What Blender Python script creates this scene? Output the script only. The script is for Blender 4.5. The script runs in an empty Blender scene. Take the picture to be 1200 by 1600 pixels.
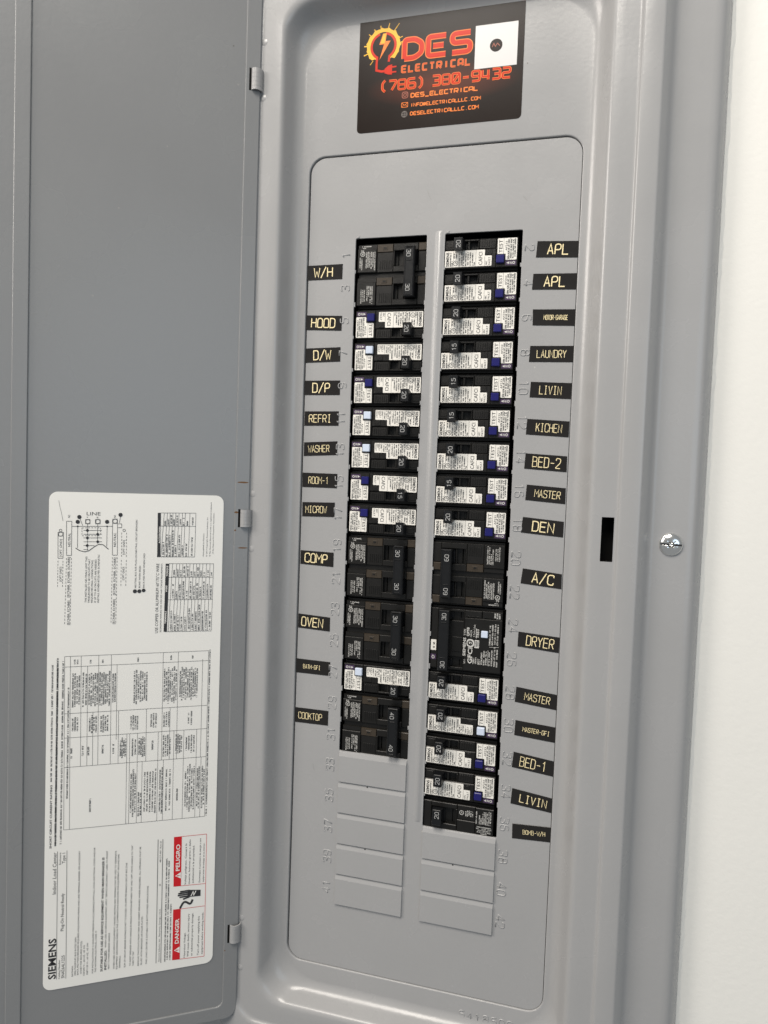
import bpy, bmesh, math, random
from mathutils import Matrix, Vector

# ------------------------------------------------------------------ camera, light, exposure
scene = bpy.context.scene
COL = scene.collection
random.seed(7)

cam_data = bpy.data.cameras.new("camera")
cam_data.sensor_fit = 'HORIZONTAL'
cam_data.sensor_width = 36.0
cam_data.lens = 33.6
cam_data.clip_start = 0.01
cam_data.clip_end = 50
cam = bpy.data.objects.new("camera", cam_data)
COL.objects.link(cam)
R0 = (0.9638797, 0.2639957, 0.0352443)
R1 = (0.0465695, -0.0367627, -0.9982383)
R2 = (-0.2622350, 0.9638230, -0.0477290)
cam.matrix_world = Matrix(((R0[0], -R1[0], -R2[0], 0.17804),
                           (R0[1], -R1[1], -R2[1], -0.54001),
                           (R0[2], -R1[2], -R2[2], -0.18540),
                           (0, 0, 0, 1)))
scene.camera = cam

world = bpy.data.worlds.new("World")
scene.world = world
world.use_nodes = True
bgn = world.node_tree.nodes["Background"]
bgn.inputs[0].default_value = (0.95, 0.98, 1.0, 1)
bgn.inputs[1].default_value = 0.24

def area_lamp(name, loc, target, size, energy, color):
    d = bpy.data.lights.new(name, 'AREA')
    d.shape = 'DISK'
    d.size = size
    d.energy = energy
    d.color = color
    o = bpy.data.objects.new(name, d)
    o.location = loc
    o.rotation_euler = (Vector(target) - Vector(loc)).to_track_quat('-Z', 'Y').to_euler()
    COL.objects.link(o)
    return o
area_lamp("ceiling_lamp", (-0.20, -1.30, 1.46), (0.03, 0, -0.25), 1.0, 36.0, (1.0, 0.935, 0.85))
area_lamp("left_fill", (-1.35, -1.15, 0.55), (0.06, 0, -0.25), 0.8, 17.0, (1.0, 0.93, 0.86))  # unseen warm fill, added to soften the shadows of the handles
area_lamp("right_fill", (1.3, -1.9, 0.0), (0.1, 0, -0.35), 1.3, 5.5, (0.66, 0.83, 1.0))  # added cool fill tinting the right side bluish, not an actual window

scene.view_settings.view_transform = 'Standard'
scene.view_settings.look = 'None'
scene.view_settings.exposure = 0.21
scene.view_settings.gamma = 1.0

# ------------------------------------------------------------------ materials
def new_mat(name, color, rough=0.5, spec=0.5, metal=0.0, bump=0.0, bump_scale=500.0, mottle=0.0,
            mottle_scale=30.0, coat=0.0, rough_var=0.0):
    m = bpy.data.materials.new(name)
    m.use_nodes = True
    nt = m.node_tree
    b = nt.nodes["Principled BSDF"]
    b.inputs["Base Color"].default_value = (*color, 1)
    b.inputs["Roughness"].default_value = rough
    b.inputs["Specular IOR Level"].default_value = spec
    b.inputs["Metallic"].default_value = metal
    b.inputs["Coat Weight"].default_value = coat
    tc = nt.nodes.new("ShaderNodeTexCoord")
    if bump:
        n = nt.nodes.new("ShaderNodeTexNoise")
        n.inputs["Scale"].default_value = bump_scale
        n.inputs["Detail"].default_value = 2.0
        bp = nt.nodes.new("ShaderNodeBump")
        bp.inputs["Strength"].default_value = bump
        bp.inputs["Distance"].default_value = 0.0004
        nt.links.new(tc.outputs["Object"], n.inputs["Vector"])
        nt.links.new(n.outputs["Fac"], bp.inputs["Height"])
        nt.links.new(bp.outputs["Normal"], b.inputs["Normal"])
    if mottle or rough_var:
        n2 = nt.nodes.new("ShaderNodeTexNoise")
        n2.inputs["Scale"].default_value = mottle_scale
        n2.inputs["Detail"].default_value = 5.0
        nt.links.new(tc.outputs["Object"], n2.inputs["Vector"])
        if mottle:
            mx = nt.nodes.new("ShaderNodeMix")
            mx.data_type = 'RGBA'
            mx.inputs["A"].default_value = (*[c * (1 - mottle) for c in color], 1)
            mx.inputs["B"].default_value = (*[min(1, c * (1 + mottle)) for c in color], 1)
            nt.links.new(n2.outputs["Fac"], mx.inputs["Factor"])
            nt.links.new(mx.outputs["Result"], b.inputs["Base Color"])
        if rough_var:
            mr = nt.nodes.new("ShaderNodeMapRange")
            mr.inputs["To Min"].default_value = rough - rough_var
            mr.inputs["To Max"].default_value = rough + rough_var
            nt.links.new(n2.outputs["Fac"], mr.inputs["Value"])
            nt.links.new(mr.outputs["Result"], b.inputs["Roughness"])
    return m

M = {
    'paint': new_mat("grey_enamel", (0.343, 0.342, 0.342), 0.26, 0.5, bump=0.17, bump_scale=320, mottle=0.035, mottle_scale=22, rough_var=0.09),
    'door_paint': new_mat("door_grey_enamel", (0.232, 0.236, 0.239), 0.27, 0.5, bump=0.17, bump_scale=320, mottle=0.06, mottle_scale=8, rough_var=0.12),  # broad mottle imitates the soft blotch of room reflections on the door
    'black': new_mat("black_plastic", (0.0085, 0.008, 0.0072), 0.36, 0.38, bump=0.25, bump_scale=2500, mottle=0.12, mottle_scale=160, rough_var=0.08),
    'handle': new_mat("black_handle_plastic", (0.0065, 0.007, 0.008), 0.36, 0.4, bump=0.12, bump_scale=2500, rough_var=0.08, mottle_scale=300),
    'brown': new_mat("smoky_brown_plastic", (0.042, 0.032, 0.022), 0.34, 0.5, bump=0.2, bump_scale=1800),
    'void': new_mat("dark_interior", (0.003, 0.003, 0.003), 0.8, 0.15),
    'paper': new_mat("white_label_stock", (0.80, 0.775, 0.715), 0.42, 0.45, mottle=0.02, mottle_scale=60),
    'sheet': new_mat("cream_label_stock", (0.86, 0.845, 0.80), 0.40, 0.45, mottle=0.02, mottle_scale=20),
    'ink': new_mat("black_ink", (0.03, 0.03, 0.032), 0.5, 0.4),
    'ink_grey': new_mat("dark_grey_ink", (0.06, 0.06, 0.06), 0.5, 0.4),
    'ink_red': new_mat("signal_red_ink", (0.62, 0.012, 0.018), 0.45, 0.4),
    'ink_white': new_mat("white_ink", (0.60, 0.59, 0.56), 0.5, 0.4),
    'ink_dim': new_mat("worn_white_ink", (0.40, 0.40, 0.39), 0.5, 0.4),
    'purple': new_mat("purple_print", (0.055, 0.030, 0.075), 0.45, 0.4),
    'blue_btn': new_mat("blue_button_plastic", (0.009, 0.009, 0.115), 0.3, 0.5),
    'white_btn': new_mat("pale_button_plastic", (0.60, 0.67, 0.80), 0.32, 0.5),
    'tape': new_mat("black_tape", (0.014, 0.0125, 0.0115), 0.24, 0.45, mottle=0.15, mottle_scale=40, rough_var=0.1),
    'gold': new_mat("gold_ink", (0.88, 0.75, 0.44), 0.45, 0.4),
    'stk': new_mat("dark_brown_vinyl", (0.012, 0.0070, 0.0052), 0.25, 0.16, mottle=0.2, mottle_scale=25, rough_var=0.04),
    'red': new_mat("sticker_red", (0.58, 0.030, 0.012), 0.25, 0.15),
    'orange': new_mat("sticker_orange", (0.82, 0.22, 0.05), 0.25, 0.15),
    'yellow': new_mat("sticker_yellow", (0.83, 0.47, 0.055), 0.25, 0.15),
    'white': new_mat("sticker_white", (0.62, 0.61, 0.60), 0.27, 0.4),
    'dimprint': new_mat("sticker_dim_orange", (0.34, 0.085, 0.045), 0.4, 0.4),
    'greyprint': new_mat("sticker_dim_grey", (0.14, 0.12, 0.11), 0.4, 0.4),
    'chrome': new_mat("zinc_plate", (0.86, 0.86, 0.84), 0.16, 0.5, metal=1.0, bump=0.05, bump_scale=900),
    'scratch': new_mat("scratched_enamel", (0.23, 0.225, 0.215), 0.5, 0.4),
    'rust': new_mat("rust_mark", (0.16, 0.085, 0.04), 0.7, 0.2),
    'wall': new_mat("off_white_wall_paint", (0.79, 0.778, 0.735), 0.55, 0.35, bump=0.36, bump_scale=260, mottle=0.015, mottle_scale=18),
}

def add_specks(m, scale, size, keep, col):
    """sparse dust specks and tiny chips in the enamel"""
    nt = m.node_tree
    b = nt.nodes["Principled BSDF"]
    src = b.inputs["Base Color"].links[0].from_socket
    tc = nt.nodes.new("ShaderNodeTexCoord")
    vo = nt.nodes.new("ShaderNodeTexVoronoi")
    vo.inputs["Scale"].default_value = scale
    lt = nt.nodes.new("ShaderNodeMath"); lt.operation = 'LESS_THAN'; lt.inputs[1].default_value = size
    sp = nt.nodes.new("ShaderNodeSeparateColor")
    gt = nt.nodes.new("ShaderNodeMath"); gt.operation = 'GREATER_THAN'; gt.inputs[1].default_value = keep
    mu = nt.nodes.new("ShaderNodeMath"); mu.operation = 'MULTIPLY'
    mx = nt.nodes.new("ShaderNodeMix"); mx.data_type = 'RGBA'
    mx.inputs["B"].default_value = (*col, 1)
    nt.links.new(tc.outputs["Object"], vo.inputs["Vector"])
    nt.links.new(vo.outputs["Distance"], lt.inputs[0])
    nt.links.new(vo.outputs["Color"], sp.inputs["Color"])
    nt.links.new(sp.outputs["Red"], gt.inputs[0])
    nt.links.new(lt.outputs[0], mu.inputs[0]); nt.links.new(gt.outputs[0], mu.inputs[1])
    nt.links.new(mu.outputs[0], mx.inputs["Factor"])
    nt.links.new(src, mx.inputs["A"])
    nt.links.new(mx.outputs["Result"], b.inputs["Base Color"])
add_specks(M['paint'], 70, 0.04, 0.90, (0.44, 0.43, 0.41))
add_specks(M['paint'], 55, 0.035, 0.95, (0.20, 0.19, 0.18))
add_specks(M['door_paint'], 60, 0.04, 0.92, (0.29, 0.285, 0.275))
add_specks(M['door_paint'], 48, 0.03, 0.96, (0.15, 0.145, 0.14))

# the printed red glow behind the phone number is part of the sticker's artwork
nt = M['stk'].node_tree
pb = nt.nodes["Principled BSDF"]
tcn = nt.nodes.new("ShaderNodeTexCoord")
mpn = nt.nodes.new("ShaderNodeMapping")
mpn.vector_type = 'TEXTURE'
mpn.inputs["Location"].default_value = (0.066, 0, 0.031)
mpn.inputs["Scale"].default_value = (0.060, 1, 0.016)
grn = nt.nodes.new("ShaderNodeTexGradient")
grn.gradient_type = 'SPHERICAL'
mixn = nt.nodes.new("ShaderNodeMix")
mixn.data_type = 'RGBA'
mixn.inputs["A"].default_value = (0.012, 0.0070, 0.0052, 1)
mixn.inputs["B"].default_value = (0.11, 0.026, 0.013, 1)
nt.links.new(tcn.outputs["Object"], mpn.inputs["Vector"])
nt.links.new(mpn.outputs["Vector"], grn.inputs["Vector"])
nt.links.new(grn.outputs["Fac"], mixn.inputs["Factor"])
nt.links.new(mixn.outputs["Result"], pb.inputs["Base Color"])

# ------------------------------------------------------------------ mesh builder (lengths in mm, built in metres)
MM = 0.001
def arc(cx, cz, r, a0, a1, n):
    return [(cx + r * math.cos(math.radians(a0 + (a1 - a0) * i / n)), cz + r * math.sin(math.radians(a0 + (a1 - a0) * i / n))) for i in range(n + 1)]
def rrect(x0, x1, z0, z1, r, n=4):
    if r <= 0: return [(x0, z0), (x1, z0), (x1, z1), (x0, z1)]
    return (arc(x1 - r, z0 + r, r, -90, 0, n) + arc(x1 - r, z1 - r, r, 0, 90, n) + arc(x0 + r, z1 - r, r, 90, 180, n) + arc(x0 + r, z0 + r, r, 180, 270, n))
def fillet(pts, r, n=4, closed=False):
    out = []
    N = len(pts)
    for i, p in enumerate(pts):
        if not closed and (i == 0 or i == N - 1):
            out.append(p); continue
        a, b = pts[i - 1], pts[(i + 1) % N]
        va = Vector((a[0] - p[0], a[1] - p[1])); vb = Vector((b[0] - p[0], b[1] - p[1]))
        d = min(r, va.length * 0.499, vb.length * 0.499)
        p0 = Vector(p) + va.normalized() * d; p1 = Vector(p) + vb.normalized() * d
        for k in range(n + 1):
            t = k / n
            q = p0 * (1 - t) ** 2 + Vector(p) * 2 * t * (1 - t) + p1 * t * t
            out.append((q.x, q.y))
    return out

_fontcache = {}
def font_mesh(s, bold=0):
    key = (s, bold)
    if key in _fontcache: return _fontcache[key]
    c = bpy.data.curves.new("t", 'FONT')
    c.body = s; c.size = 1.0; c.resolution_u = 2
    c.offset = {0: 0.0, 1: 0.022, 2: 0.008, 3: 0.0}[bold]
    o = bpy.data.objects.new("t", c)
    me = bpy.data.meshes.new_from_object(o)
    vs = [(v.co.x, v.co.y) for v in me.vertices]
    fs = [list(p.vertices) for p in me.polygons]
    bpy.data.objects.remove(o); bpy.data.curves.remove(c); bpy.data.meshes.remove(me)
    _fontcache[key] = (vs, fs)
    return vs, fs

# single-line stroke alphabet on a 4 x 6 grid: (points, round corner radius)
G = {
 'A': ([(0,0),(2,6),(4,0)],0),'A2': ([(0.75,2.1),(3.25,2.1)],0),
}
GL = {
 'A':[([(0,0),(2,6),(4,0)],0),([(.7,2),(3.3,2)],0)],
 'B':[([(0,-.35),(0,6.35)],0),([(0,6),(3.7,6),(3.7,3.2),(0,3.2)],1.4),([(0,3.2),(4,3.2),(4,0),(0,0)],1.4)],
 'C':[([(4,4.6),(4,6),(0,6),(0,0),(4,0),(4,1.4)],1.9)],
 'D':[([(0,0),(4,0),(4,6),(0,6)],2.0),([(0,-.35),(0,6.35)],0)],
 'E':[([(4,6),(0,6),(0,0),(4,0)],0),([(0,3.1),(3.5,3.1)],0)],
 'F':[([(4,6),(0,6),(0,0)],0),([(0,3.1),(3.4,3.1)],0)],
 'G':[([(4,4.6),(4,6),(0,6),(0,0),(4,0),(4,2.9),(2.4,2.9)],1.7)],
 'H':[([(0,0),(0,6)],0),([(4,0),(4,6)],0),([(0,3.1),(4,3.1)],0)],
 'I':[([(2,0),(2,6)],0),([(.8,0),(3.2,0)],0),([(.8,6),(3.2,6)],0)],
 'K':[([(0,0),(0,6)],0),([(4,6),(0.2,2.4)],0),([(1.5,3.6),(4,0)],0)],
 'L':[([(0,6),(0,0),(4,0)],0)],
 'M':[([(0,0),(0,6),(2,2.5),(4,6),(4,0)],0)],
 'N':[([(0,0),(0,6),(4,0),(4,6)],0)],
 'O':[([(2,0),(4,0),(4,6),(0,6),(0,0),(2,0)],2.2)],
 'P':[([(0,0),(0,6),(4,6),(4,2.7),(0,2.7)],1.6)],
 'R':[([(0,0),(0,6),(4,6),(4,2.9),(0,2.9)],1.6),([(2,2.9),(4,0)],0)],
 'S':[([(4,4.7),(4,6),(0,6),(0,3.2),(4,3),(4,0),(0,0),(0,1.3)],1.6)],
 'T':[([(0,6),(4,6)],0),([(2,6),(2,0)],0)],
 'U':[([(0,6),(0,0),(4,0),(4,6)],2.0)],
 'V':[([(0,6),(2,0),(4,6)],0)],
 'W':[([(0,6),(.9,0),(2,3.7),(3.1,0),(4,6)],0)],
 'X':[([(0,0),(4,6)],0),([(0,6),(4,0)],0)],
 'Y':[([(0,6),(2,3),(4,6)],0),([(2,3),(2,0)],0)],
 '0':[([(2,0),(4,0),(4,6),(0,6),(0,0),(2,0)],2.0)],
 '1':[([(.8,4.8),(2.2,6),(2.2,0)],0)],
 '2':[([(0,4.6),(0,6),(4,6),(4,3.6),(0,0.4),(0,0),(4,0)],1.6)],
 '3':[([(0,5.1),(0,6),(3.9,6),(3.9,3.5),(1.2,3.1)],1.5),([(1.2,3.1),(4,2.8),(4,0),(0,0),(0,.9)],1.5)],
 '4':[([(3,0),(3,6),(0,1.8),(4,1.8)],0)],
 '5':[([(3.8,6),(.4,6),(.2,3.4),(4,3.8),(4,0),(0,0),(0,1.1)],1.5)],
 '6':[([(3.6,5.6),(3,6),(0,6),(0,0),(4,0),(4,3.5),(0,3.5)],1.6)],
 '7':[([(0,6),(4,6),(1.4,0)],0)],
 '8':[([(2,3.2),(.2,3.2),(.2,6),(3.8,6),(3.8,3.2),(2,3.2)],1.3),([(2,3.2),(0,3.2),(0,0),(4,0),(4,3.2),(2,3.2)],1.4)],
 '9':[([(.4,.4),(1,0),(4,0),(4,6),(0,6),(0,2.6),(4,2.6)],1.6)],
 '-':[([(.4,2.9),(3.6,2.9)],0)],
 '/':[([(0,-.6),(4,6.6)],0)],
 '(':[([(3.2,6.6),(1.6,5),(1.6,1),(3.2,-.6)],1.5)],
 ')':[([(.8,6.6),(2.4,5),(2.4,1),(.8,-.6)],1.5)],
 '_':[([(0,-.6),(4,-.6)],0)],
 '.':[([(1.7,0),(2.3,0)],0)],
 '@':[([(3,2),(1,2),(1,4),(3,4),(3,1.6),(4,1.6),(4,5),(0,5),(0,.6),(4,.6)],.7)],
 ' ':[],
}
# squared display letters of the sticker
GT = dict(GL)
GT.update({
 'D':[([(0,0),(0,6),(2.4,6),(4,4.5),(4,1.5),(2.4,0),(-.0,0)],.9)],
 'E':[([(4,6),(0,6),(0,0),(4,0)],.9),([(1.1,3),(3.5,3)],0)],
 'S':[([(4,6),(0,6),(0,3.1),(4,3.1),(4,0),(0,0)],1.3)],
 'C':[([(4,6),(0,6),(0,0),(4,0)],.9)],
 'A':[([(0,0),(0,6),(4,6),(4,0)],1.3),([(0,2),(4,2)],0)],
 'R':[([(0,0),(0,6),(4,6),(4,2.4),(1,2.4)],.9),([(1.6,2.4),(4,0)],0)],
 'I':[([(2,0),(2,6)],0)],
 'O':[([(2,0),(4,0),(4,6),(0,6),(0,0),(2,0)],1.0)],
 '0':[([(2,0),(4,0),(4,6),(0,6),(0,0),(2,0)],1.0),([(.6,.8),(3.4,5.2)],0)],
 '3':[([(0,6),(4,6),(4,0),(0,0)],.9),([(1,3),(4,3)],0)],
 '8':[([(2,0),(4,0),(4,6),(0,6),(0,0),(2,0)],.9),([(0,3),(4,3)],0)],
 '6':[([(4,6),(0,6),(0,0),(4,0),(4,3.2),(0,3.2)],.9)],
 '9':[([(0,0),(4,0),(4,6),(0,6),(0,2.8),(4,2.8)],.9)],
 '4':[([(3.2,0),(3.2,6)],0),([(0,6),(0,2),(4,2)],.6)],
 '2':[([(0,6),(4,6),(4,3.1),(0,3.1),(0,0),(4,0)],1.0)],
 '7':[([(0,6),(4,6),(4,4.6),(1.6,0)],.8)],
})

class MB:
    def __init__(self):
        self.v = []; self.f = []; self.m = []; self.s = []; self.mats = []
        self.T = Matrix.Identity(4)
    def mi(self, mat):
        if mat not in self.mats: self.mats.append(mat)
        return self.mats.index(mat)
    def add(self, vs, fs, mat, smooth=False):
        b = len(self.v)
        T = self.T
        for p in vs: self.v.append(T @ Vector(p))
        i = self.mi(mat)
        for f in fs:
            self.f.append([b + k for k in f]); self.m.append(i); self.s.append(smooth)
    def poly(self, pts, y, mat):
        self.add([(p[0], y, p[1]) for p in pts], [list(range(len(pts)))], mat)
    def prism(self, pts, y0, y1, mat, bev=0.0):
        """front outline pts (counter-clockwise seen from the front) at y0 (front) extruded back to y1"""
        n = len(pts)
        if bev > 0:
            c = Vector((sum(p[0] for p in pts) / n, sum(p[1] for p in pts) / n))
            ins = []
            for i in range(n):
                p = Vector(pts[i]); a = Vector(pts[i - 1]); b = Vector(pts[(i + 1) % n])
                d1 = (p - a).normalized(); d2 = (b - p).normalized()
                n1 = Vector((-d1.y, d1.x)); n2 = Vector((-d2.y, d2.x))
                nn = (n1 + n2)
                L = nn.length_squared
                ins.append(p + nn * (2 * bev / L) if L > 1e-6 else p)
            vs = [(p.x, y0, p.y) for p in ins] + [(p[0], y0 + bev, p[1]) for p in pts] + [(p[0], y1, p[1]) for p in pts]
            fs = [list(range(n))]
            for r in (0, n):
                for i in range(n):
                    j = (i + 1) % n
                    fs.append([r + j, r + i, r + n + i, r + n + j])
        else:
            vs = [(p[0], y0, p[1]) for p in pts] + [(p[0], y1, p[1]) for p in pts]
            fs = [list(range(n))] + [[(i + 1) % n, i, n + i, n + (i + 1) % n] for i in range(n)]
        self.add(vs, fs, mat)
    def box(self, x0, x1, z0, z1, y0, y1, mat, bev=0.0):
        self.prism([(x0, z0), (x1, z0), (x1, z1), (x0, z1)], y0, y1, mat, bev)
    def frustum(self, a, ya, b, yb, mat):
        """front rect a=(x0,x1,z0,z1) at ya, back rect b at yb"""
        q = lambda r, y: [(r[0], y, r[2]), (r[1], y, r[2]), (r[1], y, r[3]), (r[0], y, r[3])]
        self.add(q(a, ya) + q(b, yb), [[0, 1, 2, 3]] + [[(i + 1) % 4, i, 4 + i, 4 + (i + 1) % 4] for i in range(4)], mat)
    def strip(self, pts, w, y, mat, closed=False):
        """flat ribbon of width w along a polyline"""
        n = len(pts); P = [Vector(p) for p in pts]
        if n < 2: return
        L = []; Rr = []
        for i in range(n):
            a = P[i] - P[i - 1] if (i > 0 or closed) else P[1] - P[0]
            b = P[(i + 1) % n] - P[i] if (i < n - 1 or closed) else P[i] - P[i - 1]
            if a.length < 1e-9: a = b
            if b.length < 1e-9: b = a
            a = a.normalized(); b = b.normalized()
            na = Vector((-a.y, a.x)); nb = Vector((-b.y, b.x))
            m = na + nb
            k = m.length_squared
            m = m * min(2.2 / max(m.length, 1e-6), (2 / k if k > 1e-6 else 1))
            L.append(P[i] + m * w / 2); Rr.append(P[i] - m * w / 2)
        yy = [y - (0 if closed else .022 * i / (n - 1)) for i in range(n)]
        vs = [(p.x, yy[i], p.y) for i, p in enumerate(L)] + [(p.x, yy[i], p.y) for i, p in enumerate(Rr)]
        fs = []
        for i in range(n if closed else n - 1):
            j = (i + 1) % n
            fs.append([n + i, n + j, j, i])
        self.add(vs, fs, mat)
    def glyphs(self, s, x0, z0, h, w, gap, stroke, y, mat, table=GL, shear=0.0, ridge=None):
        sx = w / 4; sz = h / 6; x = x0
        for ch in s:
            for ks, (pts, r) in enumerate(table[ch]):
                wk = 1.16 if ch in 'MW' else 1.0
                q = [(x + ((p[0] - 2) * wk + 2) * sx + shear * p[1] * sz, z0 + p[1] * sz) for p in pts]
                if r: q = fillet(q, r * min(sx, sz) * 1.15, 5)
                if ridge is None: self.strip(q, stroke * (.82 if ch in 'MWNB8' else 1), y - .009 * ks, mat)
                else: self.ridge(q, stroke, ridge, y, mat)
            x += (w + gap) * (.55 if ch == ' ' else 1)
        return x - gap
    def ridge(self, pts, w, h, y, mat):
        """low rounded bead along a polyline, raised h toward the front"""
        n = len(pts); P = [Vector(p) for p in pts]
        off = (-1, -.55, 0, .55, 1); hh = (0, .75, 1, .75, 0)
        rows = []
        for i in range(n):
            a = P[i] - P[i - 1] if i > 0 else P[1] - P[0]
            b = P[i + 1] - P[i] if i < n - 1 else P[i] - P[i - 1]
            a = a.normalized(); b = b.normalized()
            m = Vector((-a.y, a.x)) + Vector((-b.y, b.x))
            k = m.length_squared
            m = m * (min(2 / k, 1.6 / math.sqrt(k)) if k > 1e-6 else 1)
            rows.append([(P[i].x - m.x * o * w / 2, y - q * h, P[i].y - m.y * o * w / 2) for o, q in zip(off, hh)])
        vs = [p for r in rows for p in r]; fs = []
        for i in range(n - 1):
            for k in range(4):
                fs.append([i * 5 + k, i * 5 + k + 1, (i + 1) * 5 + k + 1, (i + 1) * 5 + k])
        fs = [f[::-1] for f in fs]
        for e, flip in ((0, False), (n - 1, True)):
            f = [e * 5 + k for k in range(5)]
            fs.append(f[::-1] if flip else f)
        self.add(vs, fs, mat, True)
    def text(self, s, x0, z0, length, h, y, mat, bold=0):
        vs, fs = font_mesh(s, bold)
        if not vs: return
        xa = min(p[0] for p in vs); xb = max(p[0] for p in vs)
        sx = length / max(xb - xa, 1e-6); sz = h / 0.72
        self.add([(x0 + (p[0] - xa) * sx, y, z0 + p[1] * sz) for p in vs], fs, mat)
    def greek(self, x0, x1, z0, h, y, mat, rnd):
        """a line of print too small to read: little letter-like marks"""
        x = x0; w = h * 0.62
        while x < x1 - w * .5:
            if rnd.random() < 0.16:
                x += w * .8; continue
            t = h * .17
            self.poly([(x, z0), (x + t, z0), (x + t, z0 + h), (x, z0 + h)], y, mat)
            k = rnd.random()
            if k < .75:
                zz = z0 + h * rnd.choice((0.0, .42, .82))
                self.poly([(x + t, zz), (x + w * .75, zz), (x + w * .75, zz + t), (x + t, zz + t)], y, mat)
            if k > .35:
                self.poly([(x + w * .55, z0), (x + w * .55 + t, z0), (x + w * .55 + t, z0 + h * .8), (x + w * .55, z0 + h * .8)], y + .004, mat)
            x += w
    def disc(self, cx, cz, r, y, mat, n=14):
        self.poly([(cx + r * math.cos(2 * math.pi * i / n), cz + r * math.sin(2 * math.pi * i / n)) for i in range(n)], y, mat)
    def ring(self, cx, cz, r, w, y, mat, n=16):
        self.strip([(cx + r * math.cos(2 * math.pi * i / n), cz + r * math.sin(2 * math.pi * i / n)) for i in range(n)], w, y, mat, True)
    def mesh(self, name):
        me = bpy.data.meshes.new(name)
        me.from_pydata([tuple(c * MM for c in v) for v in self.v], [], self.f)
        for k in self.mats: me.materials.append(M[k])
        me.polygons.foreach_set("material_index", self.m)
        me.polygons.foreach_set("use_smooth", self.s)
        me.update()
        return me

def curve_sheet(mb, outlines, y_mid, half, bev, mat, res=2):
    """solid sheet with rounded edges from outlines (first outer, then holes)"""
    c = bpy.data.curves.new("c", 'CURVE')
    c.dimensions = '2D'; c.fill_mode = 'BOTH'
    c.extrude = half - bev; c.bevel_depth = bev; c.bevel_resolution = res; c.offset = -bev
    for pts in outlines:
        sp = c.splines.new('POLY'); sp.points.add(len(pts) - 1)
        for p, q in zip(sp.points, pts): p.co = (q[0], q[1], 0, 1)
        sp.use_cyclic_u = True
    o = bpy.data.objects.new("c", c)
    me = bpy.data.meshes.new_from_object(o)
    vs = [(v.co.x, y_mid - v.co.z, v.co.y) for v in me.vertices]
    fs = [list(p.vertices) for p in me.polygons]
    bpy.data.objects.remove(o); bpy.data.curves.remove(c); bpy.data.meshes.remove(me)
    mb.add(vs, fs, mat)

def link(name, mesh, parent=None, loc=(0, 0, 0)):
    o = bpy.data.objects.new(name, mesh)
    COL.objects.link(o)
    o.location = [c * MM for c in loc]
    if parent is not None: o.parent = parent
    return o
def thing(name, label, cat, loc=(0, 0, 0), rot=0.0, group=None):
    o = bpy.data.objects.new(name, None)
    COL.objects.link(o)
    o.empty_display_size = 0.02
    o.location = [c * MM for c in loc]
    o.rotation_euler = (0, rot, 0)
    o["label"] = label; o["category"] = cat
    if group: o["group"] = group
    return o

# ------------------------------------------------------------------ the wall
PITCH = 25.4
WALL_Y = 6.0
CX = 64.2
def frame_quads(mb, x0, x1, z0, z1, X0, X1, Z0, Z1, y, mat):
    mb.poly([(X0, Z0), (x0, Z0), (x0, Z1), (X0, Z1)], y, mat)
    mb.poly([(x1, Z0), (X1, Z0), (X1, Z1), (x1, Z1)], y, mat)
    mb.poly([(x0, Z0), (x1, Z0), (x1, z0), (x0, z0)], y, mat)
    mb.poly([(x0, z1), (x1, z1), (x1, Z1), (x0, Z1)], y, mat)
w = MB()
frame_quads(w, CX - 185, CX + 185, -690, 245, -1500, 1500, -1600, 1100, WALL_Y, 'wall')
wall = link("wall", w.mesh("wall"))
wall["kind"] = "structure"
wall["label"] = "off-white painted wall with fine roller texture around the grey panel"

# uneven paint-and-filler edge where the drywall meets the trim
cb = MB()
rc = random.Random(5)
zs = [-690 + i * 6 for i in range(156)]
xo = CX + 198.6; ww_ = [1.2 + .9 * rc.random() ** 2 for _ in zs]
vs = []
for z, q in zip(zs, ww_): vs += [(xo - 1.5, WALL_Y - .2, z), (xo + q * .35, WALL_Y - 1.0 - .3 * rc.random(), z), (xo + q, WALL_Y - .55, z), (xo + q + .9 + .5 * rc.random(), WALL_Y + .02, z)]
cb.add(vs, [[i * 4 + k, i * 4 + k + 1, i * 4 + k + 5, i * 4 + k + 4] for i in range(len(zs) - 1) for k in range(3)], 'wall', True)
link("filler_edge", cb.mesh("filler_edge"), wall)

# ------------------------------------------------------------------ the electrical panel
panel = thing("electrical_panel", "tall grey recessed electrical panel with its hinged door swung open to the left", "electrical panel", (CX, 0, -220))
PZ = 220
def part(name, mb, parent=panel, loc=None):
    """a part built in panel coordinates"""
    return link(name, mb.mesh(name), parent, (-CX, 0, PZ) if parent is panel and loc is None else (loc or (0, 0, 0)))

# pressed trim: lofted rings.  crease rectangle of the pan:
PX0, PX1, PZ0, PZ1 = CX - 107.8, CX + 107.8, -600.5, 161.5
SLOT_Z = (-238.6, -207.4)
def ring_pts(off, rad, zs=SLOT_Z, n=10):
    x0, x1, z0, z1 = PX0 - off, PX1 + off, PZ0 - off, PZ1 + off
    right = [(x1, z) for z in zs]
    left = [(x0, z) for z in reversed(zs)]
    return (arc(x0 + rad, z0 + rad, rad, 180, 270, n) + arc(x1 - rad, z0 + rad, rad, 270, 360, n) + right +
            arc(x1 - rad, z1 - rad, rad, 0, 90, n) + arc(x0 + rad, z1 - rad, rad, 90, 180, n) + left)
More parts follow.
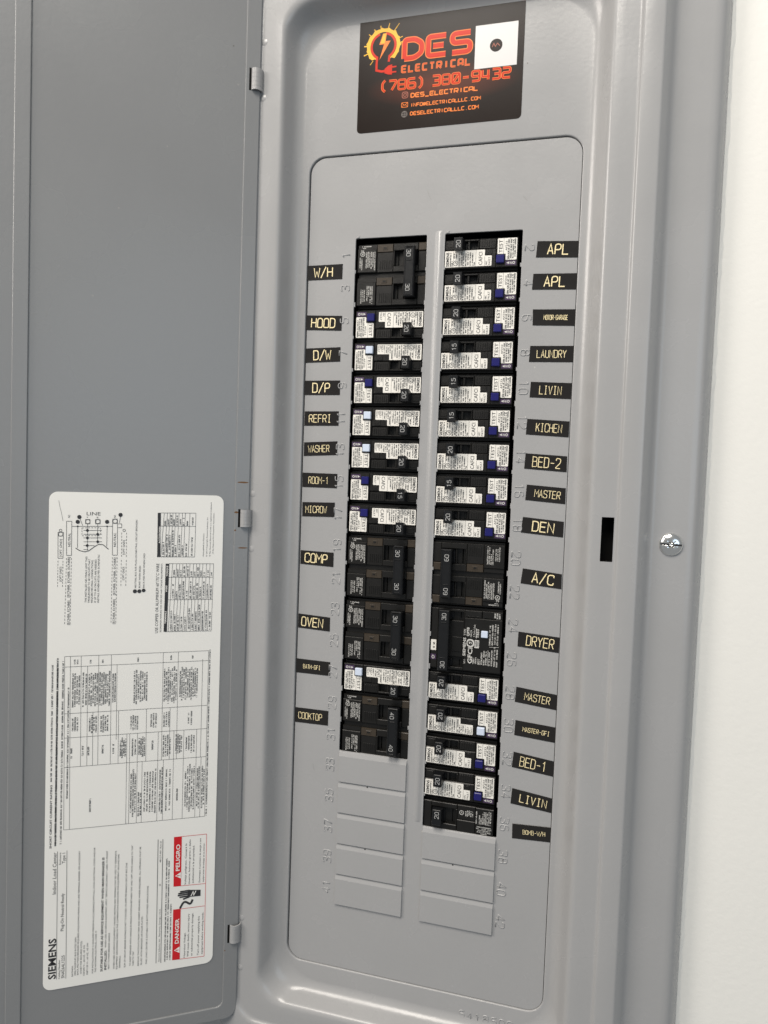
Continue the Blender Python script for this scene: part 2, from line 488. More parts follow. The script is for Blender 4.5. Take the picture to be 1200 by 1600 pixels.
# dead front recess outline
DX0, DX1, DZ0, DZ1, DR = -39.6, 169.0, -586.5, 64.5, 13.0
def dead_ring(g, n=10):
    x0, x1, z0, z1, r = DX0 - g, DX1 + g, DZ0 - g, DZ1 + g, DR + g
    return (arc(x0 + r, z0 + r, r, 180, 270, n) + arc(x1 - r, z0 + r, r, 270, 360, n) + [(x1, z) for z in SLOT_Z] +
            arc(x1 - r, z1 - r, r, 0, 90, n) + arc(x0 + r, z1 - r, r, 90, 180, n) + [(x0, z) for z in reversed(SLOT_Z)])
# (outline, depth)
LEDGE = -17.5
rings = [
    (dead_ring(0.0), 5.0), (dead_ring(0.0), 0.6), (dead_ring(0.2), 0.25), (dead_ring(0.6), 0.05), (dead_ring(1.0), 0.0),
]
prof = [(0.0, 0.0, 33), (0.8, -0.05, 33), (2.5, -0.5, 32), (4.6, -1.6, 31), (6.4, -3.2, 29), (7.8, -5.2, 27), (8.8, -7.2, 26),
        (10.4, -11.0, 25), (11.7, -14.0, 24), (12.4, -15.3, 23.5), (13.3, -16.4, 23), (14.6, -17.2, 22.5), (16.2, LEDGE, 22),
        (21.6, LEDGE, 22), (30.0, LEDGE, 22), (31.2, LEDGE, 21), (31.9, LEDGE - .5, 20), (32.4, LEDGE - 1.3, 20), (33.1, LEDGE - 1.9, 20), (34.2, LEDGE - 2.1, 20),
        (45.2, LEDGE - 2.1, 18), (46.3, LEDGE - 1.9, 18), (47.2, LEDGE - 1.2, 18), (52.6, -11.0, 18), (54.2, -9.4, 18), (55.6, -8.7, 18), (57.2, -8.5, 18),
        (78.0, -8.5, 12), (81.0, -8.3, 12), (83.4, -7.6, 11), (85.6, -6.2, 10), (88.0, -3.0, 10), (89.8, 1.5, 10), (90.8, 4.6, 10), (91.0, 5.8, 10)]
for off, y, r in prof: rings.append((ring_pts(off, r), y))
t = MB()
N = len(rings[0][0])
SLOT_LO = 5 + 13
vs = []; fs = []
for pts, y in rings: vs += [(p[0], y, p[1]) for p in pts]
right_i = 22  # index of first split point on the right side
for k in range(len(rings) - 1):
    for i in range(N):
        j = (i + 1) % N
        if k == SLOT_LO and i == right_i: continue
        fs.append([k * N + i, k * N + j, (k + 1) * N + j, (k + 1) * N + i][::-1])
t.add(vs, fs, 'paint', True)
SX0, SX1 = PX1 + 21.6, PX1 + 30.0
# slot walls
for a, b in (((SX0, SLOT_Z[0]), (SX1, SLOT_Z[0])), ((SX1, SLOT_Z[0]), (SX1, SLOT_Z[1])), ((SX1, SLOT_Z[1]), (SX0, SLOT_Z[1])), ((SX0, SLOT_Z[1]), (SX0, SLOT_Z[0]))):
    t.add([(a[0], LEDGE, a[1]), (b[0], LEDGE, b[1]), (b[0], LEDGE + 1.2, b[1]), (a[0], LEDGE + 1.2, a[1])], [[0, 1, 2, 3]], 'paint')
# dimples beside each hinge
for z in (147, 105, -202, -246, -549, -591):
    cx = PX0 - 29.3
    rr = [(2.8, .05), (2.1, -.22), (1.2, -.4), (0.3, -.45)]
    vs = []
    for r, d in rr: vs += [(cx + r * math.cos(2 * math.pi * i / 14), LEDGE + d, z + r * math.sin(2 * math.pi * i / 14)) for i in range(14)]
    fs = [[k * 14 + i, k * 14 + (i + 1) % 14, (k + 1) * 14 + (i + 1) % 14, (k + 1) * 14 + i] for k in range(3) for i in range(14)] + [[42 + i for i in range(14)]]
    t.add(vs, fs, 'paint', True)
trim = part("trim_cover", t)

s = MB()
s.box(SX0 - 1, SX1 + 1, SLOT_Z[0] - 1, SLOT_Z[1] + 1, LEDGE + 12, LEDGE + 13, 'void')
frame_quads(s, SX0, SX1, *SLOT_Z, SX0 - 1, SX1 + 1, SLOT_Z[0] - 1, SLOT_Z[1] + 1, LEDGE + 1.3, 'void')
for x in (SX0 - .05, SX1 + .05): s.add([(x, LEDGE + 1.3, SLOT_Z[0]), (x, LEDGE + 12, SLOT_Z[0]), (x, LEDGE + 12, SLOT_Z[1]), (x, LEDGE + 1.3, SLOT_Z[1])], [[0, 1, 2, 3]], 'void')
for z in (SLOT_Z[0] - .05, SLOT_Z[1] + .05): s.add([(SX0, LEDGE + 1.3, z), (SX1, LEDGE + 1.3, z), (SX1, LEDGE + 12, z), (SX0, LEDGE + 12, z)], [[0, 1, 2, 3]], 'void')
part("latch_slot", s)

# enclosure behind the trim
e = MB()
X0, X1, Z0, Z1 = DX0 - 30, DX1 + 30, -640, 200
e.add([(X0, 60, Z0), (X1, 60, Z0), (X1, 60, Z1), (X0, 60, Z1), (X0, 6.5, Z0), (X1, 6.5, Z0), (X1, 6.5, Z1), (X0, 6.5, Z1)],
      [[0, 1, 2, 3], [0, 4, 5, 1], [1, 5, 6, 2], [2, 6, 7, 3], [3, 7, 4, 0]], 'void')
part("enclosure", e)

# dead front plate with two breaker openings
LX0, LX1, RX0, RX1 = 0.3, 57.0, 71.0, 128.8
NL, NR = 16, 18
d = MB()
FACE = 1.2
gap = 0.75
def hole(x0, x1, z0, z1):
    return rrect(x0, x1, z0, z1, 1.0, 3)[::-1]
curve_sheet(d, [rrect(DX0 + 1.15, DX1 - .35, DZ0 + .4, DZ1 - .9, DR - gap, 10), hole(LX0, LX1, -NL * PITCH, 0), hole(RX0, RX1, -NR * PITCH, 0)], FACE + 0.8, 0.8, 0.3, 'paint', 2)
# pressed spine between the openings
prof_s = [(63.0, 0.0), (64.4, -0.25), (65.8, -0.85), (66.7, -1.05), (67.6, -0.9), (68.8, -0.35), (69.9, 0.0)]
vs = []
ends = [(2.5, 0.0), (0.5, 1.0), (-452, 1.0), (-455, 0.0)]
for z, k in ends: vs += [(x, FACE + y * k + .03, z) for x, y in prof_s]
n = len(prof_s)
d.add(vs, [[r * n + i, r * n + i + 1, (r + 1) * n + i + 1, (r + 1) * n + i][::-1] for r in range(3) for i in range(n - 1)], 'paint', True)
# broken-off stubs of the removed twist-outs along the opening edges
rs = random.Random(4)
for (x0, x1, cnt) in ((LX0, LX1, NL), (RX0, RX1, NR)):
    for i in range(1, cnt):
        z = -i * PITCH
        for x, sg in ((x0, 1), (x1, -1)):
            ww = 0.5 + .5 * rs.random(); hh = 1.2 + .8 * rs.random()
            xs = sorted((x - .3 * sg, x + ww * sg))
            d.box(xs[0], xs[1], z - hh, z + hh, FACE + .1 + .3 * rs.random(), FACE + 1.2, 'paint', .2)
# small weld nib at the upper corners of the openings
for x in (LX0 + 2, RX0 + 2):
    d.box(x - 1.2, x + 1.2, 0.1, 2.0, FACE - .5, FACE + .5, 'paint', .4)
deadfront = part("dead_front", d)

# faint scratches in the enamel above the breakers
for k_, pts in enumerate(([(56, 33), (57.5, 29), (59.2, 26)], [(128, 24), (131, 20.5)], [(20, -500 + 2), (24, -505)], [(-22, -420), (-20.5, -426)])):
    sc = MB(); sc.strip(pts, .22, FACE - .03, 'scratch'); link("scratch", sc.mesh("scratch"), deadfront)

# twist-out plates still in place
def filler(i, x0, x1):
    z1 = -i * PITCH - .35; z0 = z1 - PITCH + .75
    f = MB()
    f.add([(x0, FACE + .25, z0), (x1, FACE + .25, z0), (x1, FACE + .25, z1), (x0, FACE + .25, z1),
           (x0 + .35, FACE - 1.75, z0 + .3), (x1 - .35, FACE - 1.75, z0 + .3), (x1 - .35, FACE - 1.6, z1 - 3.6), (x0 + .35, FACE - 1.6, z1 - 3.6),
           (x0 + .2, FACE - .35, z1 - .5), (x1 - .2, FACE - .35, z1 - .5),
           (x0, FACE - .3, z0), (x1, FACE - .3, z0)],
          [[4, 5, 6, 7], [7, 6, 9, 8], [8, 9, 2, 3], [10, 11, 5, 4], [0, 1, 11, 10], [1, 2, 9, 6, 5, 11], [0, 10, 4, 7, 8, 3]], 'paint')
    if i in (17, 19): f.box((x0 + x1) / 2 - 4, (x0 + x1) / 2 - 3.2, z1 - 1.3, z1 - .4, FACE - .75, FACE, 'void')
    o = link("filler_plate", f.mesh("filler_plate"), deadfront)
    return o
for i in range(16, 21): filler(i, LX0 + .2, LX1 - .2)
for i in range(18, 21): filler(i, RX0 + .2, RX1 - .2)

# raised circuit numbers, read upward on the left and downward on the right
def number(nm, x, z, right):
    b = MB()
    s_ = str(nm)
    h, wd, gp = 6.4, 4.0, 1.7
    L = len(s_) * wd + (len(s_) - 1) * gp
    if right: b.T = Matrix(((0, 0, 1, x - h / 2), (0, 1, 0, 0), (-1, 0, 0, z + L / 2), (0, 0, 0, 1)))
    else: b.T = Matrix(((0, 0, -1, x + h / 2), (0, 1, 0, 0), (1, 0, 0, z - L / 2), (0, 0, 0, 1)))
    b.glyphs(s_, 0, 0, h, wd, gp, 1.0, FACE + .03, 'paint', GL, ridge=0.56)
    link("embossed_number", b.mesh("embossed_number"), deadfront)
for k in range(21):
    number(2 * k + 1, -7.1, -(k + .5) * PITCH + .3, False)
    number(2 * k + 2, 134.2, -(k + .5) * PITCH - .8, True)
b = MB()
b.glyphs("5418500", 106, -603.2, 5.6, 4.0, 2.2, 1.0, 0.03, 'paint', GL, ridge=0.5)
link("embossed_number", b.mesh("embossed_number"), trim)

# cover screw: domed, slotted head with a square socket
def screw():
    bm = bmesh.new()
    pr = [(0.02, -3.1), (2.0, -3.03), (4.2, -2.7), (6.0, -2.1), (7.3, -1.25), (7.75, -.7), (7.8, 0)]
    seg = 40
    rows = [[bm.verts.new((r * math.cos(2 * math.pi * i / seg), y, r * math.sin(2 * math.pi * i / seg))) for i in range(seg)] for r, y in pr]
    for a, c in zip(rows, rows[1:]):
        for i in range(seg):
            bm.faces.new((a[i], c[i], c[(i + 1) % seg], a[(i + 1) % seg])[::-1])
    bm.faces.new(rows[0][::-1]); bm.faces.new(rows[-1])
    bmesh.ops.recalc_face_normals(bm, faces=bm.faces)
    me = bpy.data.meshes.new("cover_screw"); bm.to_mesh(me); bm.free()
    cut = MB()
    cut.box(-9, 9, -.55, .55, -6, -2.3, 'chrome'); c1 = cut
    def boxmesh(x0, x1, z0, z1, y0, y1):
        bm = bmesh.new(); bmesh.ops.create_cube(bm, size=1)
        for v in bm.verts: v.co = ((x0 + x1) / 2 + v.co.x * (x1 - x0), (y0 + y1) / 2 + v.co.y * (y1 - y0), (z0 + z1) / 2 + v.co.z * (z1 - z0))
        m = bpy.data.meshes.new("c"); bm.to_mesh(m); bm.free(); return m
    o = bpy.data.objects.new("s", me); COL.objects.link(o)
    cs = []
    for args in ((-9, 9, -.62, .62, -6, -1.35), (-1.7, 1.7, -1.7, 1.7, -6, -1.0)):
        c = bpy.data.objects.new("c", boxmesh(*args)); COL.objects.link(c); cs.append(c)
        md = o.modifiers.new("b", 'BOOLEAN'); md.object = c; md.operation = 'DIFFERENCE'; md.solver = 'EXACT'
    dg = bpy.context.evaluated_depsgraph_get()
    me2 = bpy.data.meshes.new_from_object(o.evaluated_get(dg))
    for c in cs: bpy.data.objects.remove(c)
    bpy.data.objects.remove(o)
    me2.name = "cover_screw"
    for v in me2.vertices: v.co = v.co * MM
    me2.materials.clear(); me2.materials.append(M['chrome'])
    for p in me2.polygons: p.use_smooth = len(p.vertices) == 4 and p.normal.y < -.2 and p.area > 0
    me2.materials.append(M['ink_grey'])  # dark grey on the slot faces puts the slot's shade into colour
    for p in me2.polygons:
        c = p.center / MM
        if abs(c.z) < .8 and abs(c.x) > 1.75 and ((abs(p.normal.z) > .9 or abs(p.normal.x) > .9) and c.y > -3.0 and c.length < 7.5 or (p.normal.y < -.98 and -1.5 < c.y < -.8)): p.material_index = 1; p.use_smooth = False
    me2.update()
    o = link("cover_screw", me2, panel, (240.6 - CX, -8.6, -224.6 + PZ))
    o.rotation_euler = (0, math.radians(2), 0)
screw()

# ------------------------------------------------------------------ the door
DOOR_A = 33.5
DOOR_H = (-74.5, -19.5)
dm = MB()
DW, DT, DB = 288.0, 372.0, -632.0
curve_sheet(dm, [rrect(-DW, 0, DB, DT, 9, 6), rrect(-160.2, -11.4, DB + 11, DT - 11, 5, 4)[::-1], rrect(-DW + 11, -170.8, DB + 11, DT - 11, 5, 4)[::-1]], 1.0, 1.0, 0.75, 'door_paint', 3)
dm.box(-DW + .6, -.6, DB + .6, DT - .6, 1.3, 2.2, 'door_paint')
dm.box(-DW, -DW + 1.2, DB + 4, DT - 4, 1.6, 13.5, 'door_paint')
dm.box(-1.3, -.1, DB + 6, DT - 6, 1.6, 12.0, 'door_paint')
dm.box(-DW + 6, -6, DB + .1, DB + 1.3, 1.6, 13, 'door_paint')
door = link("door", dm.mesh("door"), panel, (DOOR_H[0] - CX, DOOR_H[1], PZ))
door.rotation_euler = (0, 0, math.radians(DOOR_A))
door["label"] = "open grey door with a long raised rib and a large printed sheet"
# hinge knuckles: curled tabs from the trim through a slot in the door edge
for z0, z1 in ((109, 125), (-228.2, -214.6), (-567.6, -553.2)):
    h = MB()
    T = Matrix.Rotation(math.radians(DOOR_A), 4, 'Z'); T.translation = (DOOR_H[0], DOOR_H[1], 0)
    h.T = T
    cr = [(-7.0, 1.2), (-6.8, -.6), (-5.9, -2.0), (-4.4, -2.9), (-2.6, -3.1), (-.6, -2.6), (1.2, -1.3), (2.3, .6), (2.9, 3.0), (3.1, 6.5)]
    inn = [(-6.0, 1.2), (-5.8, -.1), (-5.2, -1.1), (-4.1, -1.8), (-2.7, -2.0), (-1.0, -1.6), (.4, -.5), (1.3, 1.0), (1.9, 3.2), (2.1, 6.5)]
    n = len(cr)
    vs = [(x, y, z) for z in (z0, z1) for x, y in cr] + [(x, y, z) for z in (z0, z1) for x, y in inn]
    fs = [[i, i + 1, n + i + 1, n + i] for i in range(n - 1)]
    h.add(vs[:2 * n], fs, 'paint', True)
    fs2 = [[i, 2 * n + i, 2 * n + i + 1, i + 1] for i in range(n - 1)] + [[n + i, n + i + 1, 3 * n + i + 1, 3 * n + i] for i in range(n - 1)] + [[0, n, 3 * n, 2 * n]]
    h.add(vs, fs2, 'paint')
    # drawn ridges in the curl
    for q in range(1, 5):
        zz = z0 + (z1 - z0) * q / 5
        rid = [(x * 1.0, y - .12, zz + dz) for dz in (-.35, .35) for x, y in cr]
        h.add([(x + (.12 if x > 0 else 0), y, z) for x, y, z in rid], fs, 'paint', True)
    h.box(-8.6, -6.9, z0 - .4, z1 + .4, -.06, 1.4, 'void')
    part("hinge_knuckle", h)
    sl = MB()
# scuffs and rust flecks on the door edge
for (x, z, a, bq) in ((-5.5, -193, 4.2, .5), (-4.5, -245, 3.2, .45), (-10.0, -216.8, 1.4, .6), (-10.6, -231, .7, .5), (-10.4, -574, .5, .4)):
    r = MB()
    pts = [(x + a * math.cos(k * math.pi / 5) * (1 + .25 * random.random()), z + bq * math.sin(k * math.pi / 5) * (1 + .5 * random.random())) for k in range(10)]
    r.poly(pts, -.04, 'rust')
    link("rust_mark", r.mesh("rust_mark"), door)

# printed sheet on the door
SHEET_TEXT=[('SIEMENS', 6.09, 8.5, 40.2, 7.2, 1),
 ('Indoor Load Center', 6.94, 74.7, 106.9, 3.6, 0),
 ('Catalog Number', 11.13, 7.8, 22.8, 1.7, 0),
 ('SN4264L1225', 13.76, 8.0, 25.8, 3.0, 0),
 ('Plug-On Neutral Ready', 12.75, 45.1, 74.4, 3.0, 0),
 ('Enclosure', 10.74, 97.1, 106.4, 1.9, 0),
 ('Type 1', 13.25, 97.7, 105.8, 3.0, 0),
 ('RATINGS:', 20.42, 8.0, 16.5, 1.5, 0),
 ('200A MAXIMUM, BUS RATED 200A.', 22.36, 8.3, 39.0, 1.6, 0),
 ('BACK-FED MAIN BREAKER REQUIRES HOLD-DOWN MEANS AND LINE TERMINAL BARRIER. SEE ACCESSORY', 24.22, 8.5, 105.9, 1.6, 0),
 ('CHART FOR REQUIRED KIT(S).', 26.46, 8.8, 35.0, 1.6, 0),
 ('120/240 V~, 60 HZ, 1Ø 3W', 28.61, 7.1, 31.4, 1.6, 0),
 ('208Y/120 V~, 60 HZ, 1Ø 3W', 30.95, 7.3, 32.7, 1.6, 0),
 ('FOR INSTALLATION BY A QUALIFIED PERSON IN ACCORDANCE WITH ALL LOCAL ELECTRICAL CODES AND/OR', 34.81, 7.9, 107.1, 1.6, 0),
 ('THE NATIONAL ELECTRICAL CODE. ®', 36.84, 8.2, 41.1, 1.6, 0),
 ('SUITABLE FOR USE AS SERVICE EQUIPMENT WHEN MAIN BREAKER IS', 41.2, 8.0, 98.5, 2.2, 1),
 ('INSTALLED.', 43.97, 8.8, 24.7, 2.2, 1),
 ('WHEN USED AS SERVICE EQUIPMENT, APPLY "SERVICE DISCONNECT" LABEL TO FRONT', 43.87, 26.7, 103.3, 1.6, 0),
 ('NEXT TO MAIN BREAKER HANDLE.', 46.37, 9.0, 38.1, 1.6, 0),
 ('WHEN USED AS SERVICE EQUIPMENT, UNUSED NEUTRAL BAR TERMINALS MAY BE USED TO TERMINATE', 50.17, 8.3, 102.5, 1.6, 0),
 ('EQUIPMENT GROUNDING WIRES IN THE COMBINATIONS INDICATED FOR EQUIPMENT GROUND BAR', 52.23, 7.9, 99.6, 1.6, 0),
 ('TERMINALS.', 54.41, 8.2, 18.2, 1.6, 0),
 ('SUM OF CIRCUIT BREAKER RATINGS IS NOT TO EXCEED 170 AMPS PER BRANCH CIRCUIT BUS STAB.', 58.14, 8.2, 92.2, 1.6, 0),
 ('TO RESET BREAKER WITH HANDLE IN MIDDLE POSITION BETWEEN "ON" AND "OFF", MOVE HANDLE TO "OFF"', 62.14, 8.7, 105.5, 1.6, 0),
 ('THEN TO "ON".', 64.29, 8.4, 20.4, 1.6, 0),
 ('REMOVE TWISTOUTS FROM TRIM AND INSERT BREAKERS WHERE REQUIRED. ALL OPENINGS MUST BE', 68.08, 7.6, 103.4, 1.6, 0),
 ('FILLED WITH BREAKERS OR FILLER PLATES.', 70.36, 7.9, 47.4, 1.6, 0),
 ('THIS LOAD CENTER IS SUITABLE FOR BOTTOM FEED APPLICATIONS.', 74.14, 7.8, 71.4, 1.6, 0),
 ('Siemens Industry, Inc.  Norcross, Georgia, U.S.A.', 83.56, 8.1, 51.3, 1.5, 0),
 ('J2', 83.14, 69.6, 71.4, 1.7, 0),
 ('48127-001 Rev.D', 83.18, 88.7, 106.0, 1.6, 0),
 ('DANGER', 96.91, 20.6, 41.0, 4.0, 2),
 ('PELIGRO', 96.43, 80.1, 101.7, 4.0, 2),
 ('Hazardous Voltage.', 102.95, 8.0, 28.5, 1.9, 0),
 ('Will cause death, serious injury', 105.66, 8.2, 43.6, 1.9, 0),
 ('or substantial property damage.', 108.59, 8.4, 43.8, 1.9, 0),
 ('Turn off power supplying this', 113.52, 8.1, 40.3, 1.9, 0),
 ('equipment before working inside.', 116.58, 8.3, 43.2, 1.9, 0),
 ('Voltaje peligroso. Causará la', 102.49, 67.8, 101.5, 1.9, 0),
 ('muerte, lesiones graves o daño', 105.38, 68.1, 104.5, 1.9, 0),
 ('substancial a la propiedad.', 108.29, 68.3, 99.4, 1.9, 0),
 ('Desenergice el suministro de energía a este', 113.42, 68.3, 104.4, 1.7, 0),
 ('equipo antes de trabajar en su interior.', 116.29, 68.1, 100.4, 1.7, 0),
 ('SHORT CIRCUIT CURRENT RATING', 3.98, 110.4, 159.0, 1.9, 1),
 ('USE COPPER OR ALUMINUM 60°/75°C WIRE', 76.72, 271.3, 325.2, 3.0, 0),
 ('SEE BREAKER MARKING FOR WIRE SIZE AND TORQUE REQUIREMENTS', 79.7, 271.7, 325.1, 1.5, 0),
 ('ACCESSORIES', 77.72, 340.8, 353.7, 1.7, 3),
 ('TERMINALS', 83.17, 278.3, 288.2, 1.7, 3),
 ('WIRE', 83.46, 303.0, 308.1, 1.7, 3),
 ('TORQUE', 83.79, 315.2, 323.5, 1.7, 3),
 ('NEUTRAL BUS FOR PLUG-ON NEUTRAL CIRCUIT BREAKERS', 60.79, 306.5, 358.7, 1.7, 0),
 ('BOND WHEN REQD', 63.73, 306.5, 323.6, 1.7, 0),
 ('BACK-FED MAIN WHEN USED', 66.75, 306.5, 333.1, 1.7, 0),
 ('Assembled in Mexico', 110.47, 330.5, 348.7, 1.3, 0),
 ('© 2014 Copyright Siemens Industry, Inc.', 113.08, 330.5, 361.7, 1.3, 0),
 ('® The National Electrical Code is a registered trademark', 115.59, 330.5, 373.3, 1.3, 0),
 ('of the National Fire Protection Association.', 117.81, 332.7, 365.0, 1.3, 0),
 ('[OPT GND]', 8.19, 330.5, 343.5, 2.0, 0),
 ('[OPT GND]', 8.29, 312.2, 323.0, 2.0, 0),
 ('NEUTRAL', 13.99, 338.0, 348.1, 2.3, 0),
 ('NEUTRAL', 45.54, 338.1, 348.7, 2.3, 0),
 ('[OPT GND]', 51.93, 332.1, 343.1, 2.0, 0),
 ('[OPT GND]', 51.98, 312.7, 322.7, 2.0, 0),
 ('THE INSTALLED NEUTRALS LIMIT THIS', 25.82, 296.1, 330.7, 1.8, 0),
 ('PANELBOARD TO 48 CIRCUITS THAT', 27.9, 296.1, 328.8, 1.8, 0),
 ('REQUIRE NEUTRAL CONNECTIONS.', 30.01, 296.0, 328.2, 1.8, 0),
 ('IF UP TO 84 CIRCUITS ARE NEEDED,', 32.33, 296.0, 328.8, 1.8, 0),
 ('INSTALL ECNBB KIT(S) PER SCHEMATIC', 34.45, 295.9, 332.2, 1.8, 0),
 ('[ECNBB, ECNBB, ECNBB]', 13.81, 300.3, 330.2, 2.2, 0),
 ('[ECNBB, ECNBB]', 14.04, 279.6, 297.7, 2.2, 0),
 ('[ECNBB, ECNBB, ECNBB]', 45.68, 301.4, 329.8, 2.2, 0),
 ('[ECNBB, ECNBB]', 45.68, 279.3, 298.0, 2.2, 0),
 ('N2', 13.58, 359.5, 361.6, 2.0, 0),
 ('N1', 45.26, 359.7, 361.9, 2.0, 0),
 ('A', 26.03, 359.6, 360.5, 1.6, 0),
 ('B', 33.09, 359.4, 360.6, 1.6, 0)]
